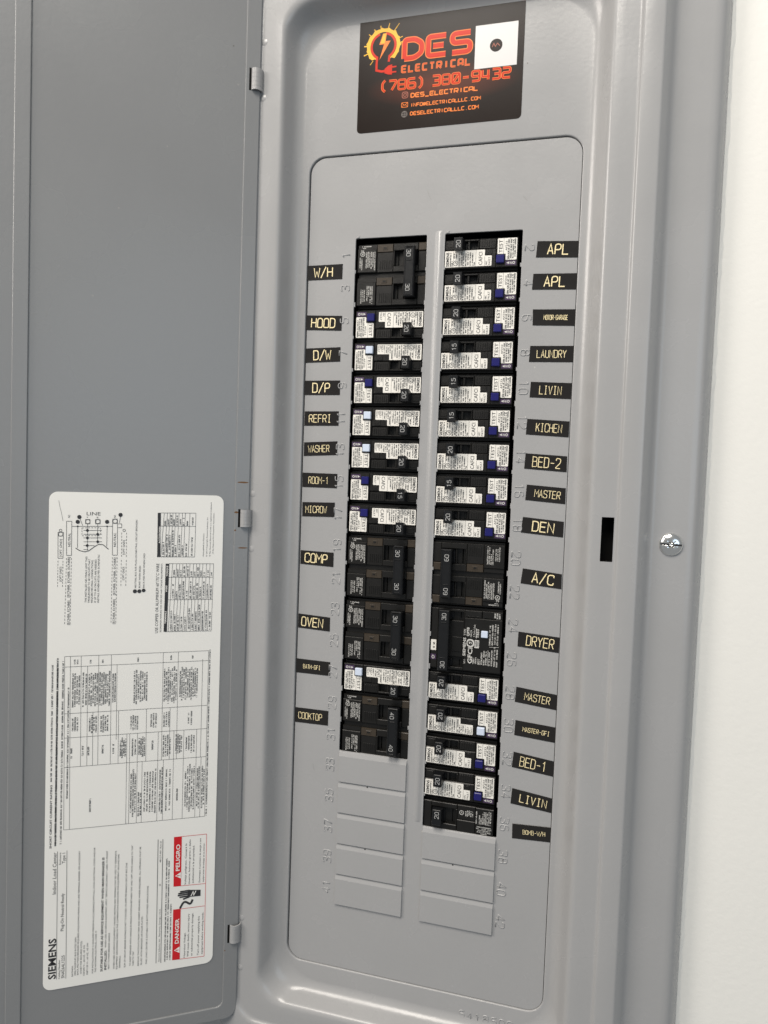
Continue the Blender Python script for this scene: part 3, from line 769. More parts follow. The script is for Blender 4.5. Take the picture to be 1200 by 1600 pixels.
SHEET_GREEK=[(3.8, 161.5, 250.2, 1.4),
 (7.22, 111.4, 254.9, 1.4),
 (7.24, 111.9, 252.5, 1.4),
 (7.38, 112.4, 249.5, 1.4),
 (10.96, 112.9, 253.9, 1.4),
 (88.04, 7.2, 91.4, 1.2),
 (89.8, 7.6, 90.5, 1.2),
 (91.92, 7.9, 54.0, 1.2),
 (117.42, 122.5, 256.5, 1.3),
 (17.82, 217.0, 243.5, 1.3),
 (19.31, 217.5, 242.9, 1.3),
 (20.8, 219.7, 240.8, 1.3),
 (22.28, 218.8, 241.6, 1.3),
 (25.02, 217.0, 243.5, 1.3),
 (27.02, 218.2, 242.2, 1.3),
 (29.22, 218.4, 242.0, 1.3),
 (30.62, 217.2, 243.2, 1.3),
 (32.03, 219.4, 241.0, 1.3),
 (33.44, 217.0, 243.4, 1.3),
 (34.85, 218.1, 242.3, 1.3),
 (36.73, 217.5, 242.9, 1.3),
 (38.08, 217.2, 243.2, 1.3),
 (39.43, 217.8, 242.6, 1.3),
 (40.79, 218.4, 242.0, 1.3),
 (42.14, 219.3, 241.1, 1.3),
 (43.5, 216.5, 243.8, 1.3),
 (45.96, 219.0, 241.4, 1.3),
 (47.5, 219.2, 241.2, 1.3),
 (61.39, 217.6, 242.7, 1.3),
 (62.87, 216.5, 243.8, 1.3),
 (64.36, 220.2, 240.1, 1.3),
 (65.86, 217.6, 242.7, 1.3),
 (67.35, 217.7, 242.6, 1.3),
 (68.85, 219.9, 240.4, 1.3),
 (70.35, 218.7, 241.6, 1.3),
 (83.46, 217.2, 243.1, 1.3),
 (84.91, 218.4, 241.8, 1.3),
 (86.36, 215.3, 244.9, 1.3),
 (87.81, 218.1, 242.1, 1.3),
 (89.27, 216.8, 243.5, 1.3),
 (90.72, 215.6, 244.6, 1.3),
 (92.18, 217.9, 242.3, 1.3),
 (95.23, 220.2, 241.4, 1.3),
 (96.64, 217.3, 244.3, 1.3),
 (98.05, 219.0, 242.6, 1.3),
 (99.46, 217.6, 243.9, 1.3),
 (100.87, 219.4, 242.1, 1.3),
 (102.28, 219.3, 242.2, 1.3),
 (103.7, 217.3, 244.2, 1.3),
 (105.12, 219.7, 241.8, 1.3),
 (106.54, 219.0, 242.5, 1.3),
 (107.97, 219.1, 242.4, 1.3),
 (18.1, 198.9, 209.0, 1.3),
 (19.74, 198.2, 209.7, 1.3),
 (21.39, 198.7, 209.1, 1.3),
 (29.94, 197.8, 208.6, 1.3),
 (31.44, 196.3, 210.1, 1.3),
 (32.95, 197.7, 208.6, 1.3),
 (34.46, 196.8, 209.5, 1.3),
 (37.98, 197.0, 209.3, 1.3),
 (39.5, 196.3, 210.0, 1.3),
 (41.02, 197.4, 208.9, 1.3),
 (42.54, 196.6, 209.7, 1.3),
 (59.46, 197.4, 207.4, 1.3),
 (61.01, 196.3, 208.4, 1.3),
 (62.57, 196.8, 207.9, 1.3),
 (64.13, 196.5, 208.2, 1.3),
 (74.15, 198.0, 207.9, 1.3),
 (75.91, 197.3, 208.6, 1.3),
 (77.67, 197.3, 208.6, 1.3),
 (83.68, 197.2, 208.6, 1.3),
 (85.45, 197.2, 208.6, 1.3),
 (87.23, 196.9, 209.0, 1.3),
 (102.13, 198.4, 207.3, 1.3),
 (104.3, 197.2, 208.5, 1.3),
 (52.14, 176.8, 189.6, 1.3),
 (53.29, 175.2, 191.2, 1.3),
 (54.44, 177.0, 189.3, 1.3),
 (55.6, 176.2, 190.1, 1.3),
 (60.82, 176.1, 190.1, 1.3),
 (62.9, 177.0, 189.2, 1.3),
 (65.62, 176.5, 189.6, 1.3),
 (66.93, 176.5, 189.6, 1.3),
 (68.23, 174.8, 191.3, 1.3),
 (69.53, 175.5, 190.6, 1.3),
 (83.63, 173.5, 191.1, 1.3),
 (85.22, 173.7, 190.8, 1.3),
 (86.82, 173.8, 190.7, 1.3),
 (88.42, 175.4, 189.1, 1.3),
 (93.1, 174.8, 191.0, 1.3),
 (94.44, 175.2, 190.6, 1.3),
 (95.79, 175.6, 190.1, 1.3),
 (97.13, 176.4, 189.3, 1.3),
 (100.91, 176.4, 187.9, 1.3),
 (102.81, 175.9, 188.4, 1.3),
 (104.71, 174.8, 189.5, 1.3),
 (106.62, 175.5, 188.8, 1.3),
 (60.27, 131.5, 162.6, 1.3),
 (61.79, 128.0, 166.0, 1.3),
 (63.3, 131.4, 162.7, 1.3),
 (65.91, 127.9, 147.4, 1.3),
 (67.46, 128.5, 146.7, 1.3),
 (70.24, 131.2, 162.7, 1.3),
 (72.23, 131.2, 162.6, 1.3),
 (74.22, 130.4, 163.4, 1.3),
 (76.21, 130.5, 163.2, 1.3),
 (78.2, 128.6, 165.1, 1.3),
 (81.58, 130.1, 163.5, 1.3),
 (83.16, 128.1, 165.5, 1.3),
 (86.34, 130.0, 163.5, 1.3),
 (89.0, 130.3, 163.2, 1.3),
 (100.79, 131.4, 161.8, 1.3),
 (102.41, 129.3, 163.8, 1.3),
 (104.03, 127.3, 165.8, 1.3),
 (105.66, 130.0, 163.1, 1.3),
 (107.29, 128.2, 164.8, 1.3),
 (109.87, 131.1, 161.9, 1.3),
 (111.24, 129.2, 163.8, 1.3),
 (113.7, 129.1, 163.8, 1.3),
 (115.06, 131.9, 160.9, 1.3),
 (14.92, 147.5, 232.3, 1.3),
 (18.91, 249.7, 253.4, 1.3),
 (20.89, 249.7, 253.4, 1.3),
 (38.47, 249.8, 253.4, 1.3),
 (63.69, 249.6, 253.6, 1.3),
 (88.05, 249.8, 253.4, 1.3),
 (104.3, 250.1, 253.2, 1.3),
 (29.89, 249.8, 253.3, 1.3),
 (17.43, 178.1, 186.1, 1.5),
 (25.33, 179.4, 187.4, 1.5),
 (29.32, 179.4, 187.3, 1.5),
 (39.36, 180.0, 186.6, 1.5),
 (46.96, 179.2, 187.2, 1.5),
 (75.43, 179.0, 187.0, 1.5),
 (94.61, 137.3, 148.0, 1.5),
 (31.08, 135.4, 146.1, 1.5),
 (81.52, 354.4, 358.8, 1.4),
 (80.46, 330.6, 341.8, 1.4),
 (83.78, 354.5, 360.3, 1.4),
 (82.93, 330.6, 348.0, 1.4),
 (85.94, 354.5, 362.7, 1.4),
 (85.08, 330.6, 346.8, 1.4),
 (88.01, 354.5, 360.9, 1.4),
 (87.34, 330.6, 350.9, 1.4),
 (90.28, 354.5, 362.7, 1.4),
 (89.46, 330.6, 339.5, 1.4),
 (92.75, 354.5, 359.7, 1.4),
 (92.23, 330.6, 348.6, 1.4),
 (95.15, 354.5, 360.8, 1.4),
 (94.59, 330.6, 339.8, 1.4),
 (97.92, 354.5, 358.5, 1.4),
 (97.52, 330.6, 341.4, 1.4),
 (101.96, 354.6, 361.1, 1.4),
 (101.73, 330.6, 345.6, 1.4),
 (88.86, 315.0, 320.6, 1.4),
 (88.27, 297.5, 309.2, 1.4),
 (87.35, 272.6, 289.4, 1.4),
 (91.55, 315.0, 321.5, 1.4),
 (90.87, 297.5, 303.5, 1.4),
 (90.06, 272.5, 286.1, 1.4),
 (93.86, 315.0, 319.9, 1.4),
 (93.36, 297.5, 309.3, 1.4),
 (92.48, 272.5, 285.4, 1.4),
 (96.43, 314.9, 322.8, 1.4),
 (95.95, 297.4, 311.7, 1.4),
 (95.05, 272.5, 283.3, 1.4),
 (99.13, 314.9, 323.4, 1.4),
 (98.55, 297.4, 303.6, 1.4),
 (97.85, 272.4, 283.5, 1.4),
 (101.78, 314.9, 319.2, 1.4),
 (101.42, 297.4, 311.7, 1.4),
 (100.77, 272.4, 291.2, 1.4),
 (104.31, 314.9, 318.9, 1.4),
 (103.95, 297.4, 308.3, 1.4),
 (103.33, 272.3, 286.0, 1.4),
 (106.74, 314.9, 322.7, 1.4),
 (106.39, 297.3, 310.4, 1.4),
 (105.82, 272.3, 287.6, 1.4),
 (109.09, 314.9, 319.3, 1.4),
 (108.77, 297.3, 307.3, 1.4),
 (108.34, 272.3, 292.4, 1.4),
 (111.65, 314.9, 318.8, 1.4),
 (111.4, 297.3, 310.8, 1.4),
 (110.95, 272.2, 288.2, 1.4),
 (114.4, 314.8, 320.2, 1.4),
 (114.17, 297.3, 309.2, 1.4),
 (113.79, 272.2, 288.5, 1.4),
 (117.14, 314.8, 318.6, 1.4),
 (116.95, 297.2, 308.0, 1.4),
 (116.63, 272.1, 286.9, 1.4)]
SHEET_LINES=[(9.38, 7.9, 8.95, 107.5, 0.3),
 (15.96, 7.3, 15.47, 107.4, 0.3),
 (81.5, 7.2, 81.19, 107.5, 0.4),
 (85.13, 6.9, 84.79, 107.3, 0.4),
 (11.96, 255.8, 116.41, 255.9, 0.22),
 (11.96, 255.8, 12.97, 123.6, 0.22),
 (12.97, 123.6, 116.27, 122.1, 0.22),
 (116.41, 255.9, 116.27, 122.1, 0.22),
 (15.91, 255.8, 16.88, 123.5, 0.22),
 (12.02, 247.9, 116.41, 248.0, 0.22),
 (12.29, 212.5, 116.37, 212.1, 0.22),
 (12.43, 194.0, 116.35, 193.4, 0.22),
 (12.61, 171.5, 116.32, 170.7, 0.22),
 (23.35, 255.8, 23.93, 171.4, 0.22),
 (27.9, 247.9, 28.4, 171.4, 0.22),
 (35.61, 255.8, 36.1, 171.3, 0.22),
 (44.56, 255.8, 44.99, 171.3, 0.22),
 (48.69, 248.0, 48.97, 189.8, 0.22),
 (50.4, 212.4, 50.59, 171.2, 0.22),
 (82.15, 255.9, 82.32, 170.9, 0.22),
 (88.11, 212.2, 88.17, 170.9, 0.22),
 (93.43, 255.9, 93.51, 170.9, 0.22),
 (111.99, 249.3, 111.93, 170.7, 0.22),
 (56.65, 193.8, 56.94, 123.0, 0.22),
 (58.71, 193.8, 59.0, 122.9, 0.22),
 (64.42, 193.7, 64.67, 122.9, 0.22),
 (68.14, 171.1, 68.29, 122.8, 0.22),
 (70.62, 212.3, 70.75, 171.0, 0.22),
 (79.63, 193.6, 79.79, 122.6, 0.22),
 (83.91, 170.9, 84.0, 122.6, 0.22),
 (91.34, 193.6, 91.43, 122.5, 0.22),
 (98.88, 193.5, 98.92, 122.4, 0.22),
 (108.66, 193.5, 108.64, 122.3, 0.22),
 (112.48, 170.7, 112.45, 122.2, 0.22),
 (32.14, 212.4, 32.39, 171.4, 0.22),
 (78.17, 364.2, 76.17, 330.3, 0.25),
 (104.29, 364.5, 104.04, 330.3, 0.25),
 (80.75, 364.3, 78.92, 330.3, 0.25),
 (83.07, 364.3, 81.4, 330.3, 0.25),
 (85.15, 364.3, 83.61, 330.3, 0.25),
 (87.22, 364.3, 85.83, 330.3, 0.25),
 (89.31, 364.3, 88.05, 330.3, 0.25),
 (91.66, 364.4, 90.55, 330.3, 0.25),
 (94.27, 364.4, 93.35, 330.3, 0.25),
 (96.37, 364.4, 95.59, 330.3, 0.25),
 (99.79, 364.4, 99.24, 330.3, 0.25),
 (78.17, 364.2, 104.29, 364.5, 0.25),
 (76.17, 330.3, 104.04, 330.3, 0.25),
 (77.57, 354.1, 104.21, 354.2, 0.25),
 (85.02, 325.1, 82.65, 272.1, 0.25),
 (118.63, 324.9, 117.96, 271.6, 0.25),
 (87.66, 325.0, 85.43, 272.1, 0.25),
 (90.64, 325.0, 88.56, 272.0, 0.25),
 (92.97, 325.0, 91.0, 272.0, 0.25),
 (95.3, 325.0, 93.45, 271.9, 0.25),
 (97.98, 325.0, 96.26, 271.9, 0.25),
 (100.66, 325.0, 99.07, 271.9, 0.25),
 (103.35, 325.0, 101.9, 271.8, 0.25),
 (105.71, 325.0, 104.38, 271.8, 0.25),
 (108.07, 325.0, 106.87, 271.7, 0.25),
 (110.44, 324.9, 109.36, 271.7, 0.25),
 (113.16, 324.9, 112.22, 271.7, 0.25),
 (115.89, 324.9, 115.08, 271.6, 0.25),
 (85.02, 325.1, 118.63, 324.9, 0.25),
 (82.65, 272.1, 117.96, 271.6, 0.25),
 (84.55, 314.5, 118.49, 314.3, 0.25),
 (83.77, 297.0, 118.27, 296.7, 0.25),
 (93.13, 107.8, 118.28, 107.3, -0.3),
 (118.28, 107.3, 118.51, 6.3, -0.3),
 (118.51, 6.3, 93.78, 7.6, -0.3),
 (93.57, 67.8, 118.18, 66.6, -0.3),
 (93.71, 48.7, 118.08, 48.2, -0.3),
 (6.24, 348.7, 9.98, 348.7, 0.3),
 (6.24, 348.7, 6.48, 329.4, 0.3),
 (9.98, 348.7, 9.86, 329.4, 0.3),
 (6.48, 329.4, 9.86, 329.4, 0.3),
 (6.09, 345.9, 9.89, 345.9, 0.3),
 (11.9, 356.9, 15.48, 356.9, 0.3),
 (11.9, 356.9, 12.22, 331.5, 0.3),
 (15.48, 356.9, 15.58, 331.5, 0.3),
 (12.22, 331.5, 15.58, 331.5, 0.3),
 (15.53, 353.1, 43.76, 353.5, 0.3),
 (43.68, 358.9, 47.15, 359.0, 0.3),
 (43.68, 358.9, 43.99, 331.7, 0.3),
 (47.15, 359.0, 47.47, 331.7, 0.3),
 (43.99, 331.7, 47.47, 331.7, 0.3),
 (43.73, 355.7, 47.2, 355.7, 0.3),
 (19.61, 353.2, 19.59, 337.0, 0.3),
 (39.94, 353.4, 39.93, 338.1, 0.3),
 (26.34, 355.1, 26.51, 335.4, 0.3),
 (33.34, 355.2, 33.44, 340.4, 0.3),
 (23.57, 350.2, 36.36, 350.3, 0.3),
 (23.61, 347.3, 36.4, 347.5, 0.3),
 (23.65, 344.6, 36.44, 344.7, 0.3),
 (23.69, 341.7, 36.49, 341.8, 0.3),
 (23.73, 338.9, 31.33, 338.9, 0.3),
 (23.77, 335.9, 27.11, 335.9, 0.3),
 (24.84, 358.4, 28.0, 358.4, 0.3),
 (28.0, 358.4, 28.04, 355.1, 0.3),
 (28.04, 355.1, 24.89, 355.1, 0.3),
 (24.89, 355.1, 24.84, 358.4, 0.3),
 (31.65, 358.5, 35.07, 358.5, 0.3),
 (35.07, 358.5, 35.12, 355.2, 0.3),
 (35.12, 355.2, 31.7, 355.2, 0.3),
 (31.7, 355.2, 31.65, 358.5, 0.3),
 (47.45, 355.4, 50.19, 355.4, 0.3),
 (50.19, 355.4, 50.24, 352.5, 0.3),
 (50.24, 352.5, 47.5, 352.5, 0.3),
 (20.72, 359.9, 22.91, 353.8, 0.3),
 (49.28, 361.7, 48.62, 356.1, 0.3),
 (18.32, 337.0, 21.06, 335.1, 0.5),
 (21.06, 335.1, 24.7, 334.2, 0.5),
 (24.7, 334.2, 27.73, 335.1, 0.5),
 (27.73, 335.1, 31.34, 338.1, 0.5),
 (31.34, 338.1, 34.37, 339.9, 0.5),
 (34.37, 339.9, 37.45, 339.5, 0.5),
 (37.45, 339.5, 41.2, 336.1, 0.5),
 (6.5, 327.6, 6.49, 326.2, 0.3),
 (6.49, 325.3, 6.49, 324.0, 0.3),
 (6.49, 323.1, 6.48, 321.7, 0.3),
 (6.48, 320.8, 6.48, 319.5, 0.3),
 (6.48, 318.6, 6.47, 317.2, 0.3),
 (6.47, 316.3, 6.47, 315.0, 0.3),
 (6.47, 314.1, 6.46, 312.7, 0.3),
 (6.46, 311.8, 6.46, 310.5, 0.3),
 (6.46, 309.6, 6.45, 308.2, 0.3),
 (9.89, 327.5, 9.88, 326.2, 0.3),
 (9.88, 325.3, 9.87, 324.0, 0.3),
 (9.87, 323.1, 9.86, 321.7, 0.3),
 (9.85, 320.8, 9.85, 319.4, 0.3),
 (9.84, 318.5, 9.84, 317.2, 0.3),
 (9.83, 316.3, 9.83, 314.9, 0.3),
 (9.82, 314.0, 9.81, 312.7, 0.3),
 (9.81, 311.8, 9.8, 310.4, 0.3),
 (9.8, 309.5, 9.79, 308.2, 0.3),
 (12.25, 329.5, 12.23, 328.0, 0.3),
 (12.22, 327.0, 12.2, 325.5, 0.3),
 (12.18, 324.5, 12.16, 323.0, 0.3),
 (12.15, 322.0, 12.13, 320.5, 0.3),
 (12.12, 319.5, 12.1, 318.0, 0.3),
 (12.08, 317.0, 12.06, 315.5, 0.3),
 (12.05, 314.5, 12.03, 313.0, 0.3),
 (12.02, 312.0, 12.0, 310.5, 0.3),
 (11.98, 309.5, 11.96, 308.0, 0.3),
 (11.95, 307.0, 11.93, 305.5, 0.3),
 (11.92, 304.5, 11.9, 303.0, 0.3),
 (11.88, 301.9, 11.86, 300.4, 0.3),
 (11.85, 299.4, 11.83, 297.9, 0.3),
 (11.81, 296.9, 11.79, 295.4, 0.3),
 (11.78, 294.4, 11.76, 292.9, 0.3),
 (11.75, 291.9, 11.73, 290.4, 0.3),
 (11.71, 289.4, 11.69, 287.9, 0.3),
 (11.68, 286.9, 11.66, 285.4, 0.3),
 (11.65, 284.3, 11.63, 282.8, 0.3),
 (11.61, 281.8, 11.59, 280.3, 0.3),
 (15.6, 329.5, 15.59, 328.0, 0.3),
 (15.59, 327.0, 15.58, 325.5, 0.3),
 (15.57, 324.5, 15.56, 323.0, 0.3),
 (15.56, 322.0, 15.55, 320.5, 0.3),
 (15.54, 319.5, 15.53, 318.0, 0.3),
 (15.53, 317.0, 15.52, 315.5, 0.3),
 (15.51, 314.5, 15.51, 312.9, 0.3),
 (15.5, 311.9, 15.49, 310.4, 0.3),
 (15.48, 309.4, 15.48, 307.9, 0.3),
 (15.47, 306.9, 15.46, 305.4, 0.3),
 (15.45, 304.4, 15.45, 302.9, 0.3),
 (15.44, 301.9, 15.43, 300.4, 0.3),
 (15.43, 299.4, 15.42, 297.9, 0.3),
 (15.41, 296.9, 15.4, 295.3, 0.3),
 (15.4, 294.3, 15.39, 292.8, 0.3),
 (15.38, 291.8, 15.37, 290.3, 0.3),
 (15.37, 289.3, 15.36, 287.8, 0.3),
 (15.35, 286.8, 15.34, 285.3, 0.3),
 (15.34, 284.2, 15.33, 282.7, 0.3),
 (15.32, 281.7, 15.31, 280.2, 0.3),
 (44.02, 330.1, 44.01, 328.6, 0.3),
 (44.01, 327.6, 44.0, 326.1, 0.3),
 (44.0, 325.1, 43.99, 323.5, 0.3),
 (43.99, 322.5, 43.98, 321.0, 0.3),
 (43.98, 320.0, 43.97, 318.5, 0.3),
 (43.97, 317.5, 43.97, 315.9, 0.3),
 (43.96, 314.9, 43.96, 313.4, 0.3),
 (43.95, 312.4, 43.95, 310.9, 0.3),
 (43.94, 309.8, 43.94, 308.3, 0.3),
 (43.93, 307.3, 43.93, 305.8, 0.3),
 (43.93, 304.8, 43.92, 303.2, 0.3),
 (43.92, 302.2, 43.91, 300.7, 0.3),
 (43.91, 299.7, 43.9, 298.2, 0.3),
 (43.9, 297.1, 43.89, 295.6, 0.3),
 (43.89, 294.6, 43.88, 293.1, 0.3),
 (43.88, 292.1, 43.87, 290.5, 0.3),
 (43.87, 289.5, 43.87, 288.0, 0.3),
 (43.86, 287.0, 43.86, 285.4, 0.3),
 (43.85, 284.4, 43.85, 282.9, 0.3),
 (43.84, 281.9, 43.84, 280.3, 0.3),
 (47.37, 330.1, 47.37, 328.6, 0.3),
 (47.36, 327.6, 47.36, 326.1, 0.3),
 (47.35, 325.0, 47.35, 323.5, 0.3),
 (47.35, 322.5, 47.34, 321.0, 0.3),
 (47.34, 320.0, 47.33, 318.4, 0.3),
 (47.33, 317.4, 47.32, 315.9, 0.3),
 (47.32, 314.9, 47.32, 313.4, 0.3),
 (47.31, 312.3, 47.31, 310.8, 0.3),
 (47.3, 309.8, 47.3, 308.3, 0.3),
 (47.3, 307.3, 47.29, 305.7, 0.3),
 (47.29, 304.7, 47.28, 303.2, 0.3),
 (47.28, 302.2, 47.27, 300.6, 0.3),
 (47.27, 299.6, 47.27, 298.1, 0.3),
 (47.26, 297.1, 47.26, 295.5, 0.3),
 (47.25, 294.5, 47.25, 293.0, 0.3),
 (47.25, 292.0, 47.24, 290.4, 0.3),
 (47.24, 289.4, 47.23, 287.9, 0.3),
 (47.23, 286.9, 47.22, 285.3, 0.3),
 (47.22, 284.3, 47.22, 282.8, 0.3),
 (47.21, 281.8, 47.21, 280.2, 0.3),
 (50.3, 348.8, 50.32, 347.3, 0.3),
 (50.33, 346.4, 50.34, 344.9, 0.3),
 (50.35, 344.0, 50.37, 342.5, 0.3),
 (50.38, 341.5, 50.39, 340.1, 0.3),
 (50.4, 339.1, 50.42, 337.7, 0.3),
 (50.43, 336.7, 50.44, 335.3, 0.3),
 (50.45, 334.3, 50.47, 332.8, 0.3),
 (50.48, 331.9, 50.49, 330.4, 0.3),
 (53.74, 348.8, 53.75, 347.4, 0.3),
 (53.76, 346.4, 53.77, 344.9, 0.3),
 (53.78, 344.0, 53.79, 342.5, 0.3),
 (53.79, 341.6, 53.8, 340.1, 0.3),
 (53.81, 339.1, 53.82, 337.7, 0.3),
 (53.83, 336.7, 53.84, 335.3, 0.3),
 (53.85, 334.3, 53.86, 332.8, 0.3),
 (53.86, 331.9, 53.87, 330.4, 0.3),
 (50.34, 328.1, 50.34, 326.6, 0.3),
 (50.34, 325.5, 50.34, 324.0, 0.3),
 (50.34, 322.9, 50.35, 321.4, 0.3),
 (50.35, 320.3, 50.35, 318.8, 0.3),
 (50.35, 317.7, 50.35, 316.2, 0.3),
 (50.36, 315.1, 50.36, 313.6, 0.3),
 (50.36, 312.5, 50.36, 311.0, 0.3),
 (50.36, 309.9, 50.37, 308.4, 0.3),
 (53.9, 328.1, 53.9, 326.5, 0.3),
 (53.89, 325.5, 53.89, 323.9, 0.3),
 (53.88, 322.9, 53.88, 321.3, 0.3),
 (53.87, 320.3, 53.87, 318.7, 0.3),
 (53.86, 317.7, 53.86, 316.1, 0.3),
 (53.85, 315.1, 53.84, 313.5, 0.3),
 (53.84, 312.5, 53.83, 310.9, 0.3),
 (53.83, 309.9, 53.82, 308.3, 0.3),
 (22.52, 352.1, 23.8, 352.1, 0.3),
 (24.65, 352.1, 25.93, 352.2, 0.3),
 (26.79, 352.2, 28.08, 352.2, 0.3),
 (28.94, 352.2, 30.23, 352.2, 0.3),
 (31.09, 352.2, 32.38, 352.2, 0.3),
 (33.25, 352.2, 34.54, 352.3, 0.3),
 (22.6, 346.2, 23.88, 346.2, 0.3),
 (24.73, 346.2, 26.02, 346.3, 0.3),
 (26.88, 346.3, 28.16, 346.3, 0.3),
 (29.02, 346.3, 30.31, 346.3, 0.3),
 (31.18, 346.3, 32.47, 346.3, 0.3),
 (33.33, 346.3, 34.63, 346.3, 0.3),
 (22.52, 352.1, 22.53, 350.9, 0.3),
 (22.54, 350.2, 22.56, 349.0, 0.3),
 (22.57, 348.2, 22.59, 347.0, 0.3),
 (35.41, 352.3, 35.43, 351.1, 0.3),
 (35.44, 350.3, 35.46, 349.1, 0.3),
 (35.47, 348.3, 35.49, 347.1, 0.3)]
SHEET_FILLS=[([(76.0, 364.21),
 (78.29, 364.25),
 (78.59, 330.31),
 (76.17, 330.31)], 'black'),
 ([(82.58, 325.06),
 (85.26, 325.05),
 (84.49, 272.05),
 (82.04, 272.13)], 'black'),
 ([(93.13, 107.81),
 (99.16, 107.71),
 (99.25, 67.37),
 (93.57, 67.81)], 'red'),
 ([(93.71, 48.67),
 (99.52, 48.28),
 (99.62, 7.24),
 (93.78, 7.63)], 'red')]
SHEET_DOTS=[(26.29, 350.2, 1.0, 1),
 (33.46, 347.4, 1.0, 1),
 (26.37, 344.6, 1.0, 1),
 (33.55, 341.8, 1.0, 1),
 (26.33, 338.9, 1.0, 1),
 (19.61, 353.2, 0.6, 1),
 (39.94, 353.4, 0.6, 1),
 (20.6, 360.1, 1.5, 1),
 (19.56, 356.5, 1.5, 1),
 (39.88, 356.8, 1.5, 1),
 (49.27, 362.2, 1.5, 1),
 (60.5, 304.0, 1.5, 1),
 (63.67, 304.0, 1.5, 1),
 (66.79, 304.6, 1.4, 1),
 (26.44, 356.8, 1.5, 0),
 (33.44, 356.9, 1.5, 0),
 (45.44, 357.4, 1.5, 0),
 (8.03, 347.2, 1.5, 0),
 (8.0, 350.0, 0.9, 0),
 (52.02, 350.5, 0.9, 0)]

SQ, SP = 125.3, 378.5
sh = MB()
sh.prism(rrect(0, SQ, 0, SP, 6, 5), 0, .3, 'sheet')
YI = -.12
def up(q0, p0): return Matrix(((0, 0, -1, q0), (0, 1, 0, 0), (1, 0, 0, p0), (0, 0, 0, 1)))
for pts, m in SHEET_FILLS: 
    a = sum(pts[i - 1][0] * pts[i][1] - pts[i][0] * pts[i - 1][1] for i in range(len(pts)))
    sh.poly(pts if a > 0 else pts[::-1], YI, 'ink' if m == 'black' else 'ink_red')
for tx, q, p0, p1, h, bold in SHEET_TEXT:
    h *= .74
    sh.T = up(q + h / 2, p0)
    sh.text(tx, 0, 0, p1 - p0, h, YI - (.12 if bold >= 2 else 0), 'ink' if bold < 2 else 'sheet', min(bold, 1) if bold != 2 else 1)
rg = random.Random(11)
for q, p0, p1, h in SHEET_GREEK:
    h *= .9
    sh.T = up(q + h / 2, p0)
    sh.greek(0, p1 - p0, 0, h, YI, 'ink_grey', rg)
sh.T = Matrix.Identity(4)
for q0, p0, q1, p1, wd in SHEET_LINES:
    sh.strip([(q0, p0), (q1, p1)], abs(wd), YI - .03, 'ink_red' if wd < 0 else 'ink')
for q, p, rad, f in SHEET_DOTS:
    if f: sh.disc(q, p, rad, YI - .06, 'ink')
    else: sh.ring(q, p, rad, .3, YI - .06, 'ink')
sh.T = Matrix.Identity(4)
sh.text("LINE", 25.6, 361.5, 9.6, 2.6, YI, 'ink_grey')
# warning triangles, and the hand touched by a shock
for q, p in ((97.2, 15.2), (96.9, 76.2)):
    sh.poly([(q + 2.1, p - 2.6), (q + 2.1, p + 2.6), (q - 2.3, p)], YI - .1, 'sheet')
    sh.T = up(q + 1.6, p); sh.poly([(-.3, .8), (.3, .8), (.4, 2.6), (-.4, 2.6)], YI - .2, 'ink_red'); sh.poly([(-.3, .1), (.3, .1), (.3, .5), (-.3, .5)], YI - .2, 'ink_red'); sh.T = Matrix.Identity(4)
sh.strip(fillet([(98.8, 49), (102, 55), (107, 51), (108.5, 55)], 3, 4), 1.6, YI - .05, 'ink')
palm = [(104.5, 57.5), (114.6, 57.0), (114.6, 62.0), (104.5, 63.4)]
sh.poly(palm, YI - .05, 'ink')
for k, (q0, pz) in enumerate(((98.3, 58.4), (97.0, 60.0), (97.3, 61.5), (98.6, 62.9))):
    sh.strip([(q0, pz - .2), (106, pz)], 1.15, YI - .08, 'ink')
sh.strip([(101, 56.3), (106, 57.6)], 1.2, YI - .08, 'ink')
sh.strip([(107.2, 58.0), (108.8, 61.5), (109.3, 58.5), (111.0, 61.8)], .7, YI - .14, 'sheet')
# graphite scuff near the upper corner
sh.strip([(6.5, 372), (7.3, 367.5), (8.4, 363), (9.5, 357)], .22, YI, 'ink_grey')
sheet = link("instruction_sheet", sh.mesh("instruction_sheet"), door, (-145.2, .85, -582.5))
sheet["label"] = "cream printed sheet with wiring diagram, tables and a red danger box"

# ------------------------------------------------------------------ circuit breakers (local mm, outer end at -u, handle end at +u)
def down(u0, v0): return Matrix(((0, 0, 1, u0), (0, 1, 0, 0), (-1, 0, 0, v0), (0, 0, 0, 1)))
FY = 2.0     # depth of the breaker face behind the panel's front plane
HW, HH = 27.3, 10.75
U0, U1 = 1.6, 19.4     # handle channel
def pts_box(mb, mat='black'):
    pass
def handle_1p(txt):
    h = MB()
    h.box(10.5, 19.0, -9.2, -3.7, 4.5, 10, 'handle', .4)
    h.box(3.9, 5.3, -9.2, -3.7, 6.2, 10, 'handle', .3)
    h.frustum((12.9, 19.3, -10.0, -.5), -5.8, (11.6, 19.9, -9.6, -3.2), 4.6, 'handle')
    h.prism(rrect(12.9, 19.3, -10.0, -.5, .8, 2), -6.3, -5.8, 'handle', .35)
    h.T = down(14.5, -2.9)
    h.glyphs(txt, -.1, -.05, 3.0, 2.0, .8, .40, -6.4, 'ink_dim')
    return h.mesh("handle")
